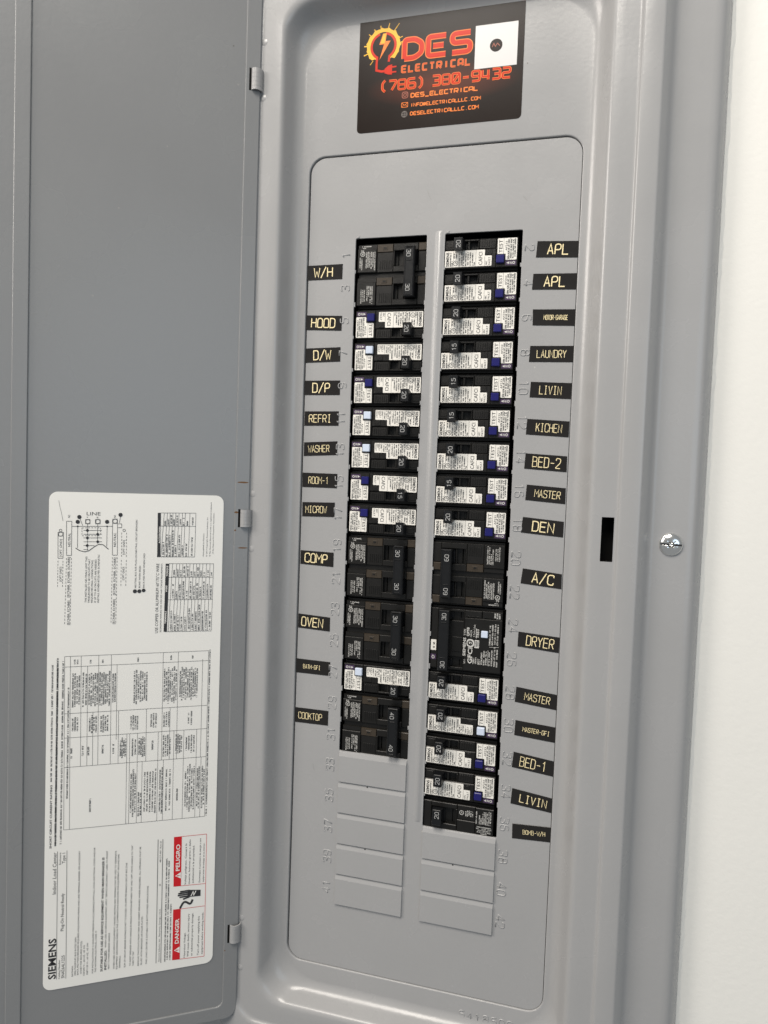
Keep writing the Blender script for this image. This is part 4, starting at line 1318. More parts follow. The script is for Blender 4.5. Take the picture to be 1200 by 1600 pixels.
def body_arc():
    b = MB()
    b.box(-HW, HW, -12.5, 12.5, 6.5, 40, 'black', .4)
    b.box(-HW, -11.2, -HH, HH, FY, 12, 'black', .5)
    b.box(-11.2, HW, -3.2, HH, FY + .02, 12, 'black', .5)
    b.box(-10.9, U0 - .2, -HH, -3.5, FY + .7, 12, 'black', .4)
    for k in range(6):
        x = -9.6 + k * 1.75
        b.box(x, x + .8, -9.4, -5.0, FY + .35, FY + 1.0, 'black', .15)
    b.box(-8.2, -3.8, -2.6, 1.2, FY - .35, FY + .5, 'black', .25)
    b.box(-6.9, -5.2, -1.5, .2, FY - .5, FY, 'black', .12)
    b.box(U0, U1, -HH, -3.2, 10.5, 20, 'void')
    b.box(U0, U1, -HH, -9.5, FY + .3, 12, 'black', .3)
    b.box(U0, U0 + .7, -9.5, -3.4, FY + .3, 12, 'black', .25)
    b.box(8.6, 10.2, -9.5, -3.4, FY + .9, 12, 'black', .25)
    b.box(U1, HW, -HH, -3.5, FY + .6, 12, 'black', .4)
    b.box(20.8, 25.8, -9.2, -5.2, FY + .3, FY + .9, 'black', .2)
    return b.mesh("case")
def button(mat):
    b = MB()
    b.prism(rrect(-17.5, -11.6, 2.2, 8.1, .5, 2), -.2, FY + .5, mat, .45)
    return b.mesh("test_button")
def badge():
    b = MB()
    b.prism(rrect(-26.4, -18.6, 6.3, 9.6, .6, 2), FY - .12, FY + .3, 'purple')
    y = FY - .22
    b.T = down(-24.0, 9.4) if False else Matrix.Identity(4)
    b.ring(-24.6, 7.9, .8, .42, y, 'ink_white', 12)
    b.strip([(-23.0, 7.1), (-23.0, 8.7), (-22.0, 7.1), (-22.0, 8.7)], .4, y, 'ink_white')
    b.poly([(-21.2, 7.0), (-19.2, 7.9), (-21.2, 8.8)], y, 'ink_white')
    return b.mesh("status_badge")
def serial_label(seed):
    b = MB(); rn = random.Random(seed)
    pts = [(-26.6, -10.1), (-12.4, -10.1), (-12.4, 1.2), (-18.5, 1.2), (-18.5, 5.8), (-26.6, 5.8)]
    b.prism(fillet(pts, .6, 2, True), FY - .14, FY + .2, 'paper')
    y = FY - .26
    b.T = down(-15.95, .5); b.text("TEST", 0, 0, 9.6, 2.6, y, 'ink', 0)
    b.T = Matrix.Identity(4)
    for u in (-16.9, -21.3): b.strip([(u, -10), (u, 1.1 if u > -18 else 5.7)], .16, y, 'ink_grey')
    b.T = down(-19.6, -1.0); b.text("AF233", 0, 0, 7.0, 1.5, y, 'ink_grey')
    for u, L in ((-21.0, 14.6), (-22.9, 15), (-24.4, 15), (-25.8, 15)):
        b.T = down(u, 5.3); b.greek(0, L, 0, 1.15, y, 'ink_grey', rn)
    return b.mesh("serial_label")
def rating_label(seed, combo):
    b = MB(); rn = random.Random(seed)
    st = 1.5 if combo else -3.0
    pts = [(st, -2.6), (27.0, -2.6), (27.0, 9.4), (-8.2, 9.4), (-8.2, 1.9), (st, 1.9)]
    b.prism(fillet(pts, .5, 2, True), FY - .14, FY + .2, 'paper')
    y = FY - .26
    top, bot = 8.9, -2.1
    b.T = down(23.9, 8.9); b.text("SIEMENS", 0, 0, 10.6, 2.2, y, 'ink', 1)
    b.T = Matrix.Identity(4)
    b.ring(18.8, 6.6, 1.75, .33, y, 'ink'); b.strip([(18.2, 7.4), (18.2, 6.2), (19.2, 5.8), (19.3, 7.0)], .3, y, 'ink')
    cols = [(22.2, 0, 10.5), (20.9, 0, 4.2), (17.9, 5.5, 10.6), (19.6, 6, 9.5), (15.6, 0, 10.3), (14.0, 0, 10.6), (12.4, 0, 9.8), (10.7, 0, 10.4), (9.0, 0, 10.6), (7.3, 0, 10.1), (5.6, 0, 9.2)]
    if not combo:
        b.T = down(-1.3, 8.6); b.text("CAFCI", 0, 0, 9.6, 2.9, y, 'ink')
        b.T = down(-5.0, 8.8); b.text("ARC", 0, 0, 3.2, 1.5, y, 'ink_grey')
        b.T = down(-7.2, 8.8); b.text("FAULT", 0, 0, 5.8, 1.5, y, 'ink_grey')
        lines = [(-3.0, 2.2), (3.6, -2.5), (13.6, -2.5), (20.6, -2.5)]
        cols.append((4.2, 0, 3.5))
    else:
        for u, t_ in ((-7.4, "ARC FAULT"), (-4.6, "GRND FAULT")):
            w1, w2 = t_.split(" ")
            b.T = down(u + 1.3, 8.8); b.text(w1, 0, 0, 3.2 + .5 * (len(w1) - 3), 1.25, y, 'ink')
            b.T = down(u - .3, 8.8); b.text(w2, 0, 0, 5.4, 1.25, y, 'ink')
        lines = [(-2.2, 2.2), (4.4, -2.5), (13.6, -2.5), (20.6, -2.5)]
        cols += [(3.0, 0, 10.6), (1.6, 0, 6.6), (.2, 0, 6.4), (-1.2, 0, 6.2)]
    b.T = Matrix.Identity(4)
    for u, v in lines: b.strip([(u, v), (u, 9.1)], .16, y, 'ink_grey')
    for u, a, c in cols:
        b.T = down(u, 8.9 - a); b.greek(0, c - a, 0, 1.05, y, 'ink_grey', rn)
    return b.mesh("rating_label")
def print_block(b, u, v_top, rows, y, rn, mat='ink_white', h=.95, step=1.35):
    for k, L in enumerate(rows):
        if L <= 0: continue
        b.T = down(u + k * step, v_top - rn.random() * .5); b.greek(0, L, 0, h, y, mat, rn)
    b.T = Matrix.Identity(4)

def pole_case(b, vc, top):
    """one pole of a plain multi-pole breaker, centre vc"""
    b.T = Matrix.Translation((0, 0, vc))
    b.box(-HW, HW, -12.5, 12.5, 6.5, 40, 'black', .4)
    # printed end block: stepped top
    b.box(-HW, -11.9, -HH, 7.2, FY - .3, 12, 'black', .45)
    b.frustum((-HW + .4, -12.1, 7.4, HH - .4), FY + .9, (-HW, -11.9, 7.2, HH), FY + 1.6, 'black')
    b.box(-HW, -11.9, 7.2, HH, FY + 1.4, 12, 'black')
    # middle saddle
    b.frustum((-11.4, .8, 4.8, HH - .4), FY + .2, (-11.8, 1.2, 4.6, HH), FY + 1.4, 'brown')
    b.box(-11.8, 1.2, -HH, 4.6, FY + .7, 12, 'black', .4)
    b.box(-11.7, 1.1, 4.6, HH, FY + 1.3, 12, 'black')
    b.box(-7.6, -3.2, 6.0, 9.0, FY - .05, FY + .6, 'brown', .25)
    b.box(-6.6, -4.2, 6.8, 8.2, FY - .2, FY + .2, 'black', .15)
    for k in range(6):
        x = -9.6 + k * 1.7
        b.box(x, x + .9, -8.5, -1.5, FY + .4, FY + 1, 'black', .15)
    # handle window
    b.box(1.2, 21.0, -HH, HH, 11, 20, 'void')
    b.box(1.2, 21.0, 5.4, HH, FY + .3, 12, 'black', .4)
    b.box(1.2, 21.0, -HH, -6.3, FY + .3, 12, 'black', .4)
    b.box(1.2, 2.3, -6.3, 5.4, FY + .3, 12, 'black', .3)
    b.box(8.8, 10.0, -6.3, 5.4, FY + 1.6, 12, 'black', .3)
    b.box(21.0, HW, 4.8, HH, FY + .6, 12, 'brown', .5)
    b.box(21.0, HW, -HH, 4.6, FY + 1.2, 12, 'black', .5)
    b.T = Matrix.Identity(4)
def case_2p(seed):
    b = MB(); rn = random.Random(seed)
    pole_case(b, 12.7, True); pole_case(b, -12.7, False)
    b.box(-HW + .5, HW - .5, -2.6, 2.6, 4.6, 8, 'black', .3)
    y = FY - .42
    b.ring(-23.2, 16.2, 1.7, .35, y, 'ink_white'); b.strip([(-23.9, 16.9), (-23.2, 15.4), (-22.6, 16.9)], .35, y, 'ink_white')
    print_block(b, -24.6, 22.6 - 3.0, [2.2, 2.2], y, rn)
    print_block(b, -25.6, 13.6, [8.0, 9.0, 0, 0, 0, 0, 0, 0], y, rn)
    print_block(b, -20.6, 17.8, [12.0, 13.0, 11.5, 13.2, 12.4, 14], y, rn)
    b.T = Matrix.Translation((0, 0, 22.0)); b.greek(-24.5, -16.5, -.2, .9, FY + .78, 'ink_white', rn); b.greek(-24.5, -20.5, -1.5, .9, FY + .8, 'ink_white', rn); b.T = Matrix.Identity(4)
    print_block(b, -25.4, -11.0, [0, 10.5, 10.0, 9.5], y, rn)
    print_block(b, -19.2, -8.3, [12.0, 8.0, 13.0, 13.5], y, rn)
    return b.mesh("case")
def handle_2p(txt):
    h = MB()
    for vc in (12.7, -12.7):
        h.box(10.2, 20.4, vc - 6.0, vc + 5.2, 4.5, 11, 'handle', .5)
        h.frustum((12.2, 19.4, vc - 5.6, vc + 4.6), -3, (11.2, 20.0, vc - 6.0, vc + 5.2), 4.6, 'handle')
        h.box(4.0, 5.4, vc - 6.0, vc + 5.2, 6.5, 11, 'handle', .3)
    h.box(11.9, 19.8, -18.9, 18.9, -5.6, -1.5, 'handle', .55)
    h.box(12.5, 13.2, -18.4, 18.4, -5.85, -5.4, 'handle', .2)
    h.box(18.5, 19.2, -18.4, 18.4, -5.85, -5.4, 'handle', .2)
    for vc in (12.9, -12.7):
        h.T = down(13.9, vc + 2.6)
        h.glyphs(txt, -.1, -.05, 3.0, 2.0, .8, .40, -5.72, 'ink_dim')
        h.T = Matrix.Identity(4)
        h.box(13.6, 17.6, vc - 5.2, vc - 4.3, -5.95, -5.5, 'handle', .2)
    h.box(13.4, 18.2, 17.3, 18.3, -5.9, -5.4, 'void')
    return h.mesh("handle")
def case_plain(seed):
    b = MB(); rn = random.Random(seed)
    b.box(-HW, HW, -12.5, 12.5, 6.5, 40, 'black', .4)
    b.box(-HW, -13.6, -HH, HH, FY, 12, 'black', .5)
    b.box(-13.4, .8, -HH, .6, FY + .6, 12, 'black', .45)
    b.box(-13.4, .8, .8, HH, FY + .2, 12, 'black', .45)
    b.box(U0 - .6, 21.0, -HH, HH, 11, 20, 'void')
    b.box(U0 - .6, 21.0, 5.6, HH, FY + .3, 12, 'black', .4)
    b.box(U0 - .6, 21.0, -HH, -7, FY + .3, 12, 'black', .4)
    b.box(U0 - .6, U0 + .4, -7, 5.6, FY + .3, 12, 'black', .3)
    b.box(21.0, HW, -HH, HH, FY + .8, 12, 'black', .5)
    y = FY - .12
    print_block(b, -15.2 - 9 * 1.15, 1.6, [10, 10.5, 9.6, 10.2, 9.8, 8.4, 5, 7.2, 0, 10.4], y, rn, step=1.2)
    b.T = Matrix.Rotation(math.pi, 4, 'Y')
    for k, L in enumerate((11, 12, 9.5, 10.5, 5)): b.greek(20.4 - L / 2, 20.4 + L / 2, -4.2 - k * 1.3, .85, y, 'ink_white', rn)
    b.T = Matrix.Identity(4)
    b.ring(-2.6, -5, 1.6, .35, FY + .45, 'ink_white'); b.strip([(-3.2, -4.3), (-2.6, -5.7), (-2, -4.3)], .3, FY + .45, 'ink_white')
    print_block(b, -11.6, -2.2, [5, 5.5, 5.2, 4.6, 4.0], FY + .45, rn, step=1.3)
    return b.mesh("case")
def handle_plain(txt):
    h = MB()
    h.box(10.5, 20.0, -6.6, 5.2, 4.5, 11, 'handle', .5)
    h.box(4.2, 5.4, -6.6, 5.2, 6.5, 11, 'handle', .3)
    h.frustum((12.2, 19.4, -7.0, 5.0), -3.8, (11.2, 20.4, -6.4, 5.0), 4.6, 'handle')
    h.prism(rrect(12.2, 19.4, -7.0, 5.0, .9, 2), -4.4, -3.8, 'handle', .35)
    h.T = down(14.2, -.6)
    h.glyphs(txt, -.2, -.1, 3.0, 2.1, .8, .40, -4.5, 'ink_dim')
    return h.mesh("handle")
def gfci_parts():
    b = MB(); rn = random.Random(99)
    b.box(-HW, HW, -25.2, 25.2, 6.5, 40, 'black', .4)
    b.box(-HW, 1.4, -17.6, 23.4, FY, 12, 'black', .5)
    b.box(-HW, -12.0, -23.4, -17.9, FY + .5, 12, 'black', .4)
    b.box(-11.7, 1.4, -23.4, -17.9, FY - .1, 12, 'black', .5)
    for k in range(3): b.box(-9.6 + k * 3.4, -7.4 + k * 3.4, -19.2, -18.6, FY - .3, FY + .3, 'black', .15)
    b.box(1.4, 21.6, -23.4, 23.4, 11, 20, 'void')
    b.box(1.4, 21.6, -14.5, 13.8, FY + 1.4, 12, 'black', .5)
    b.box(2.6, 11.0, -2.0, 9.5, FY + .8, 3.5, 'black', .3)
    b.box(1.4, 21.6, -23.4, -21.6, FY + .4, 12, 'black', .3)
    b.box(1.4, 21.6, 21.4, 23.4, FY + .4, 12, 'black', .3)
    b.box(1.4, 2.2, -21.6, 21.4, FY + .3, 12, 'black', .25)
    b.box(21.6, HW, -23.4, 23.4, FY + .6, 12, 'black', .5)
    case = b.mesh("case")
    p = MB(); y = FY - .14; W = 'ink_white'
    p.T = down(-.2, 11.9); p.text("SIEMENS", 0, 0, 14.2, 2.1, y, W, 1)
    p.T = down(-.1, -3.9); p.text("TYPE", 0, 0, 5.0, 1.7, y, W)
    p.T = down(-2.6, -3.6); p.text("QPFB", 0, 0, 6.8, 1.9, y, W, 1)
    p.T = down(-4.8, -3.2); p.text("HACR", 0, 0, 5.4, 1.5, y, W)
    p.T = down(-7.2, -3.2); p.text("2 Pole Unit", 0, 0, 9.6, 1.5, y, W)
    p.T = down(-10.0, -2.6); p.text("TEST", 0, 0, 7.4, 2.2, y, W, 1)
    p.T = down(-5.4, 17.4); p.text("GFCI", 0, 0, 12.4, 3.4, y, W, 1)
    p.T = Matrix.Identity(4)
    p.prism(rrect(-6.6, -.9, -1.4, 4.6, 2.2, 4), FY - .1, FY + .1, W)
    p.disc(-3.6, 1.6, 2.1, y - .06, 'black'); p.strip([(-4.5, 2.4), (-4.5, 1.0), (-3.4, .9), (-3.4, 2.2)], .4, y - .12, W); p.strip([(-3.0, 2.2), (-3.0, .8), (-2.4, .8)], .35, y - .12, W)
    p.prism(rrect(-10.4, -6.9, -1.0, 5.0, .3, 2), FY - .1, FY + .1, W)
    for k in range(3):
        p.T = down(-10.0 + k * 1.1, 4.0); p.greek(0, 4.4, 0, .8, y - .06, 'ink', rn)
    for u, v, L in ((-.2, 17.6, 3.4), (-7.2, 17.4, 4.5), (-8.8, 17.2, 4.8), (-11.4, 17.6, 4.4), (-13.2, 17.4, 9.6), (-15.0, 17.6, 10.8), (-16.6, 17.4, 11.2), (-19.0, 17.8, 11.5), (-20.9, 17.8, 12), (-22.9, 18.0, 15.4), (-24.8, 18.2, 14),
                     (-19.0, 2.6, 9.4), (-20.9, 2.4, 10.2), (-22.9, 1.8, 9.0), (-24.8, 1.6, 10.4), (-19.0, -7.8, 5.4), (-20.9, -8.4, 5.8), (-22.9, -7.6, 6.8), (-24.8, -8, 6.2)):
        p.T = down(u, v); p.greek(0, L, 0, 1.15, y, W, rn)
    for k in range(3):
        p.T = down(-25.6 + k * 1.7, -18.4); p.greek(0, 4.6, 0, 1.2, FY + .38, W, rn)
    p.T = Matrix.Identity(4)
    for u, v0, v1 in ((-6.2, 12.5, 17.6), (-9.9, 13, 17.6), (-17.4, 6, 17.6)): p.strip([(u, v0), (u, v1)], .22, y, W)
    p.strip([(-18.2, 3.4), (-25.4, 3.0)], .22, y, W)
    prt = p.mesh("printed_face")
    t_ = MB(); t_.prism(rrect(-16.9, -11.8, -8.7, -3.5, .6, 3), .4, FY + .5, 'white_btn', .4); btn = t_.mesh("test_button")
    l_ = MB(); l_.prism(rrect(22.6, 26.8, 1.6, 9.8, .3, 2), FY + .4, FY + .8, 'paper')
    l_.T = down(23.6, 8.2); l_.greek(0, 5.0, 0, 1.6, FY + .28, 'ink', rn)
    l_.T = Matrix.Identity(4)
    tag_ = l_.mesh("serial_label")
    g_ = MB(); g_.prism(rrect(22.4, 26.6, 13.0, 17.2, .5, 2), FY + .4, FY + .8, 'purple'); g_.ring(24.6, 15.4, 1.0, .4, FY + .28, W, 10); g_.strip([(24, 14.6), (25.2, 13.8)], .4, FY + .28, W)
    bad = g_.mesh("status_badge")
    h = MB()
    for vc in (18.6, -18.6):
        h.box(10.2, 20.4, vc - 2.8, vc + 2.6, 4.5, 11, 'handle', .5)
        h.frustum((12.2, 19.6, vc - 2.8, vc + 2.6), -3, (11.2, 20.0, vc - 2.8, vc + 2.6), 4.6, 'handle')
        h.box(4.2, 5.4, vc - 2.8, vc + 2.6, 6.5, 11, 'handle', .3)
    h.box(12.2, 20.0, -23.2, 23.2, -5.6, -1.5, 'handle', .55)
    h.box(12.5, 13.3, -22.6, 22.6, -5.9, -5.4, 'handle', .2)
    for vc in (18.4, -18.6):
        h.T = down(14.6, vc + 2.4); h.glyphs("30", -.1, -.05, 3.0, 2.0, .8, .40, -5.72, 'ink_dim'); h.T = Matrix.Identity(4)
    h.box(14.0, 18.4, 13.0, 13.8, -5.95, -5.5, 'handle', .2); h.box(14.0, 18.4, -14.2, -13.4, -5.95, -5.5, 'handle', .2)
    return [("case", case), ("printed_face", prt), ("handle", h.mesh("handle")), ("test_button", btn), ("serial_label", tag_), ("status_badge", bad)]

_c = {}
def once(key, fn, *a):
    if key not in _c: _c[key] = fn(*a)
    return _c[key]
def kit(kind, amp):
    if kind in ('arc', 'dual'):
        dual = kind == 'dual'
        return [("case", once('case_arc', body_arc)), ("handle", once('h1' + amp, handle_1p, amp)),
                ("test_button", once('btn' + kind, button, 'white_btn' if dual else 'blue_btn')), ("status_badge", once('badge', badge)),
                ("serial_label", once('ser', serial_label, 21)), ("rating_label", once('rat' + kind, rating_label, 33, dual))]
    if kind == 'double':
        return [("case", once('case2', case_2p, 5)), ("handle", once('h2' + amp, handle_2p, amp))]
    if kind == 'plain':
        return [("case", once('casep', case_plain, 8)), ("handle", once('hp' + amp, handle_plain, amp))]
    if kind == 'gfci':
        return once('gfci', gfci_parts)
protos = {}
rj = random.Random(17)
def breaker(num, kind, amp, label):
    right = num % 2 == 0
    slot = (num - 2) // 2 if right else (num - 1) // 2
    two = kind in ('double', 'gfci')
    z = -(slot + (1.0 if two else .5)) * PITCH - 2.7
    x = 98.7 if right else 29.2
    cat = "circuit breaker"
    key = (kind, amp)
    loc = Vector((x, 0, z)) * MM
    if key not in protos:
        o = thing("circuit_breaker", label, cat, (x, 0, z))
        for nm, me in kit(kind, amp): link(nm, me, o)
        protos[key] = o
    else:
        src = protos[key]
        o = src.copy(); COL.objects.link(o)
        for ch in list(src.children):
            c = ch.copy(); COL.objects.link(c); c.parent = o
        o.location = loc
    o.rotation_euler = (0, (math.pi if right else 0) + rj.uniform(-.004, .004), 0)
    o.location = (loc[0] + rj.uniform(-.25, .25) * MM, rj.uniform(-.35, .35) * MM, loc[2] + rj.uniform(-.2, .2) * MM)
    for ch in o.children:
        if ch.name.split('.')[0] in ('rating_label', 'serial_label', 'status_badge'):
            ch.location = (rj.uniform(-.22, .22) * MM, 0, rj.uniform(-.2, .2) * MM)
            ch.rotation_euler = (0, rj.uniform(-.008, .008), 0)
    o["label"] = label; o["category"] = cat
    o["group"] = "circuit breakers in the panel"
B_ = "black arc-fault breaker with blue test button"
W_ = "black breaker with pale white test button"
D_ = "black double-pole breaker with joined handle marked"
for a in [
    (1, 'double', '30', D_ + " 30, top left, beside W/H tape"),
    (5, 'arc', '20', B_ + " and 20 handle, beside the HOOD tape"),
    (7, 'dual', '20', W_ + " and 20 handle, beside the D/W tape"),
    (9, 'arc', '20', B_ + " and 20 handle, beside the D/P tape"),
    (11, 'dual', '20', W_ + " and 20 handle, beside the REFRI tape"),
    (13, 'dual', '20', W_ + " and 20 handle, beside the WASHER tape"),
    (15, 'arc', '15', B_ + " and 15 handle, beside the ROOM-1 tape"),
    (17, 'arc', '20', B_ + " and 20 handle, beside the MICROW tape"),
    (19, 'double', '30', D_ + " 30, beside the COMP tape"),
    (23, 'double', '30', D_ + " 30, beside the OVEN tape"),
    (27, 'dual', '20', W_ + " and 20 handle, beside the BATH-GFI tape"),
    (29, 'double', '40', D_ + " 40, beside the COOKTOP tape above the grey fillers"),
    (2, 'arc', '20', B_ + ", topmost right, beside upper APL tape"),
    (4, 'arc', '20', B_ + " and 20 handle, beside lower APL tape"),
    (6, 'arc', '20', B_ + " and 20 handle, beside the MOTOR-GARAGE tape"),
    (8, 'arc', '15', B_ + " and 15 handle, beside the LAUNDRY tape"),
    (10, 'arc', '15', B_ + " and 15 handle, beside the upper LIVIN tape"),
    (12, 'arc', '15', B_ + " and 15 handle, beside the KICHEN tape"),
    (14, 'arc', '20', B_ + " and 20 handle, beside the BED-2 tape"),
    (16, 'arc', '15', B_ + " and 15 handle, beside the upper MASTER tape"),
    (18, 'arc', '20', B_ + " and 20 handle, beside the DEN tape"),
    (20, 'double', '60', D_ + " 60, beside the A/C tape"),
    (24, 'gfci', '30', "wide black breaker with GFCI print, square white button and long 30 handle beside DRYER tape"),
    (28, 'arc', '20', B_ + " and 20 handle, beside the lower MASTER tape"),
    (30, 'dual', '20', W_ + " and 20 handle, beside the MASTER-GFI tape"),
    (32, 'arc', '20', B_ + " and 20 handle, beside the BED-1 tape"),
    (34, 'arc', '20', B_ + " and 20 handle, beside the lower LIVIN tape"),
    (36, 'plain', '20', "plain black single-pole breaker with white print, lowest of the right column beside BOMB-W/H tape"),
]: breaker(*a)

# ------------------------------------------------------------------ embossed-tape circuit labels
TAPES = [
('W/H', [(-39.4, -19.3), (-9.8, -19.0), (-9.9, -30.7), (-39.3, -30.8)], 0.21, 0.72) ,
('HOOD', [(-38.8, -58.2), (-9.0, -59.3), (-9.2, -70.9), (-38.9, -69.8)], 0.15, 0.81) ,
('D/W', [(-38.4, -84.4), (-9.5, -83.7), (-9.4, -95.0), (-38.4, -95.8)], 0.23, 0.72) ,
('D/P', [(-38.7, -110.0), (-8.9, -109.8), (-8.8, -121.3), (-38.5, -121.4)], 0.23, 0.71) ,
('REFRI', [(-38.0, -134.4), (-9.2, -134.1), (-9.1, -145.5), (-38.1, -145.9)], 0.14, 0.78) ,
('WASHER', [(-37.8, -159.2), (-9.6, -157.8), (-9.4, -168.7), (-37.7, -170.2)], 0.14, 0.76) ,
('ROOM-1', [(-38.2, -183.5), (-8.7, -183.7), (-8.7, -195.1), (-38.1, -195.1)], 0.18, 0.75) ,
('MICROW', [(-37.7, -207.3), (-10.1, -206.6), (-10.0, -218.2), (-37.5, -218.8)], 0.11, 0.75) ,
('COMP', [(-37.9, -246.3), (-9.7, -246.7), (-9.6, -258.3), (-37.9, -257.4)], 0.14, 0.81) ,
('OVEN', [(-38.1, -298.1), (-11.0, -299.2), (-10.9, -310.6), (-38.2, -309.6)], 0.11, 0.78) ,
('BATH-GFI', [(-38.8, -335.1), (-9.6, -335.4), (-9.4, -346.6), (-38.6, -346.6)], 0.21, 0.71) ,
('COOKTOP', [(-38.3, -375.5), (-9.9, -375.4), (-9.9, -387.4), (-38.3, -387.7)], 0.1, 0.81) ,
('APL', [(139.7, -9.1), (169.7, -10.4), (169.8, -22.2), (139.0, -20.8)], 0.26, 0.74) ,
('APL', [(137.7, -32.5), (169.4, -33.3), (169.7, -44.9), (137.2, -44.0)], 0.26, 0.72) ,
('MOTOR-GARAGE', [(138.5, -58.3), (169.4, -59.0), (169.5, -70.9), (138.8, -69.9)], 0.26, 0.81) ,
('LAUNDRY', [(137.8, -84.8), (169.0, -85.2), (169.1, -97.0), (137.3, -96.5)], 0.17, 0.83) ,
('LIVIN', [(139.4, -111.0), (168.6, -112.0), (168.5, -123.6), (138.9, -122.4)], 0.23, 0.76) ,
('KICHEN', [(138.0, -138.2), (168.3, -139.7), (168.2, -151.3), (137.4, -149.7)], 0.23, 0.83) ,
('BED-2', [(137.9, -163.6), (167.8, -165.1), (167.9, -176.7), (137.3, -175.0)], 0.19, 0.85) ,
('MASTER', [(139.8, -186.7), (167.9, -188.4), (168.0, -200.1), (139.1, -198.2)], 0.23, 0.87) ,
('DEN', [(138.0, -210.8), (167.7, -213.0), (167.6, -224.6), (137.0, -222.5)], 0.26, 0.77) ,
('A/C', [(139.6, -249.2), (168.0, -251.7), (168.2, -262.8), (138.4, -260.5)], 0.27, 0.8) ,
('DRYER', [(138.5, -296.9), (168.6, -298.7), (168.4, -310.3), (138.2, -308.1)], 0.21, 0.87) ,
('MASTER', [(138.8, -338.8), (168.8, -341.7), (168.9, -353.2), (138.0, -350.3)], 0.23, 0.83) ,
('MASTER-GFI', [(139.2, -364.2), (169.0, -366.2), (169.0, -377.8), (138.7, -375.7)], 0.2, 0.85) ,
('BED-1', [(138.9, -388.5), (169.0, -391.9), (169.2, -403.5), (138.0, -400.4)], 0.18, 0.81) ,
('LIVIN', [(139.0, -416.5), (169.0, -420.1), (169.1, -431.2), (138.2, -428.4)], 0.21, 0.86) ,
('BOMB-W/H', [(140.3, -443.6), (168.8, -442.1), (169.1, -453.6), (140.5, -455.1)], 0.28, 0.85) ,

]
seen = {}
for t_, q, f0, f1 in TAPES:
    c = Vector((sum(p[0] for p in q) / 4, sum(p[1] for p in q) / 4))
    left = c.x < 50
    n_ = MB()
    y0 = FACE - .34
    loc = [(p[0] - c.x, p[1] - c.y) for p in q]
    TL, TR, BR, BL = loc
    if left:
        BL = (BL[0], BL[1]); 
    n_.prism([BL, BR, TR, TL], y0, y0 + .32, 'tape', .1)
    ang = math.atan2((TR[1] + BR[1]) - (TL[1] + BL[1]), (TR[0] + BR[0]) - (TL[0] + BL[0]))
    wid = ((TR[0] + BR[0]) - (TL[0] + BL[0])) / 2
    small = t_ in ('MOTOR-GARAGE', 'BATH-GFI', 'MASTER-GFI', 'BOMB-W/H')
    hh = 3.3 if small else (5.4 if len(t_) >= 6 else 7.1)
    if t_ == 'COOKTOP': hh = 5.2
    if t_ in ('APL', 'DEN', 'A/C', 'DRYER', 'BED-1', 'BED-2'): hh = 7.2
    if t_ in ('REFRI', 'LIVIN', 'KICHEN'): hh = 6.0
    if t_ == 'BOMB-W/H': hh = 3.2
    L = (f1 - f0) * wid
    k = len(t_)
    gw = L / (k + (k - 1) * .34); gp = gw * .34
    n_.T = Matrix.Rotation(-ang, 4, 'Y')
    n_.glyphs(t_, -wid / 2 + f0 * wid, -hh / 2, hh, gw, gp, max(.34, min(.8, gw * (.205 if k <= 4 else .18))), y0 - .08, 'gold')
    if k == 3 and t_ == 'APL': pass
    ct = "label tape"
    seen[t_] = seen.get(t_, 0) + 1
    txt = "black tape label with gold lettering " + t_
    if t_ in ('APL', 'LIVIN', 'MASTER'):
        txt = {('APL', 1): "upper of two black tape labels reading APL, top right beside number 2",
               ('APL', 2): "lower of two black tape labels reading APL, corner lifting, beside number 4",
               ('LIVIN', 1): "upper of two black tape labels reading LIVIN, between LAUNDRY and KICHEN",
               ('LIVIN', 2): "lower of two black tape labels reading LIVIN, between BED-1 and BOMB-W/H",
               ('MASTER', 1): "upper of two black tape labels reading MASTER, between BED-2 and DEN",
               ('MASTER', 2): "lower of two black tape labels reading MASTER, between DRYER and MASTER-GFI"}[(t_, seen[t_])]
    else:
        txt += ", stuck left of the left breaker column" if left else ", stuck right of the right breaker column"
    o = link("tape_label", n_.mesh("tape_label"), None, (c.x, 0, c.y))
    o["label"] = txt; o["category"] = ct; o["group"] = "tape labels naming the circuits"

# ------------------------------------------------------------------ the electrician's sticker
k = MB()
SW, SH = 125.4, 85.6
k.prism(rrect(0, SW, 0, SH, 3.2, 4), -.14, -.02, 'stk')
YS = -.2
def two_tone(s, x0, z0, h, w, gp, st, m_out='orange', m_in='red', ol=.55, shear=0.0):
    k.glyphs(s, x0, z0, h, w, gp, st + 2 * ol, YS, m_out, GT, shear)
    k.glyphs(s, x0, z0, h, w, gp, st, YS - .07, m_in, GT, shear)
two_tone("DES", 35.9, 52.4, 13.6, 13.4, 4.9, 3.3, ol=.6)
k.glyphs("ELECTRICAL", 34.4, 42.5, 4.6, 3.3, 2.1, 1.35, YS, 'orange', GT)
k.glyphs("ELECTRICAL", 34.4, 42.5, 4.6, 3.3, 2.1, .5, YS - .06, 'red', GT)
two_tone("(786) 380-9432", 17.2, 30.2, 7.0, 5.5, 1.95, 1.15, ol=.36)
k.glyphs("DES_ELECTRICAL", 42.2, 23.3, 2.9, 2.75, .93, .85, YS, 'orange', GT)
k.glyphs("INFO@ELECTRICALLLC.COM", 42.2, 16.4, 2.3, 1.78, .65, .58, YS, 'orange', GT)
k.glyphs("DESELECTRICALLLC.COM", 42.2, 10.1, 2.4, 1.92, .69, .62, YS, 'orange', GT)
k.T = Matrix.Translation((3.7, 0, 1.9))
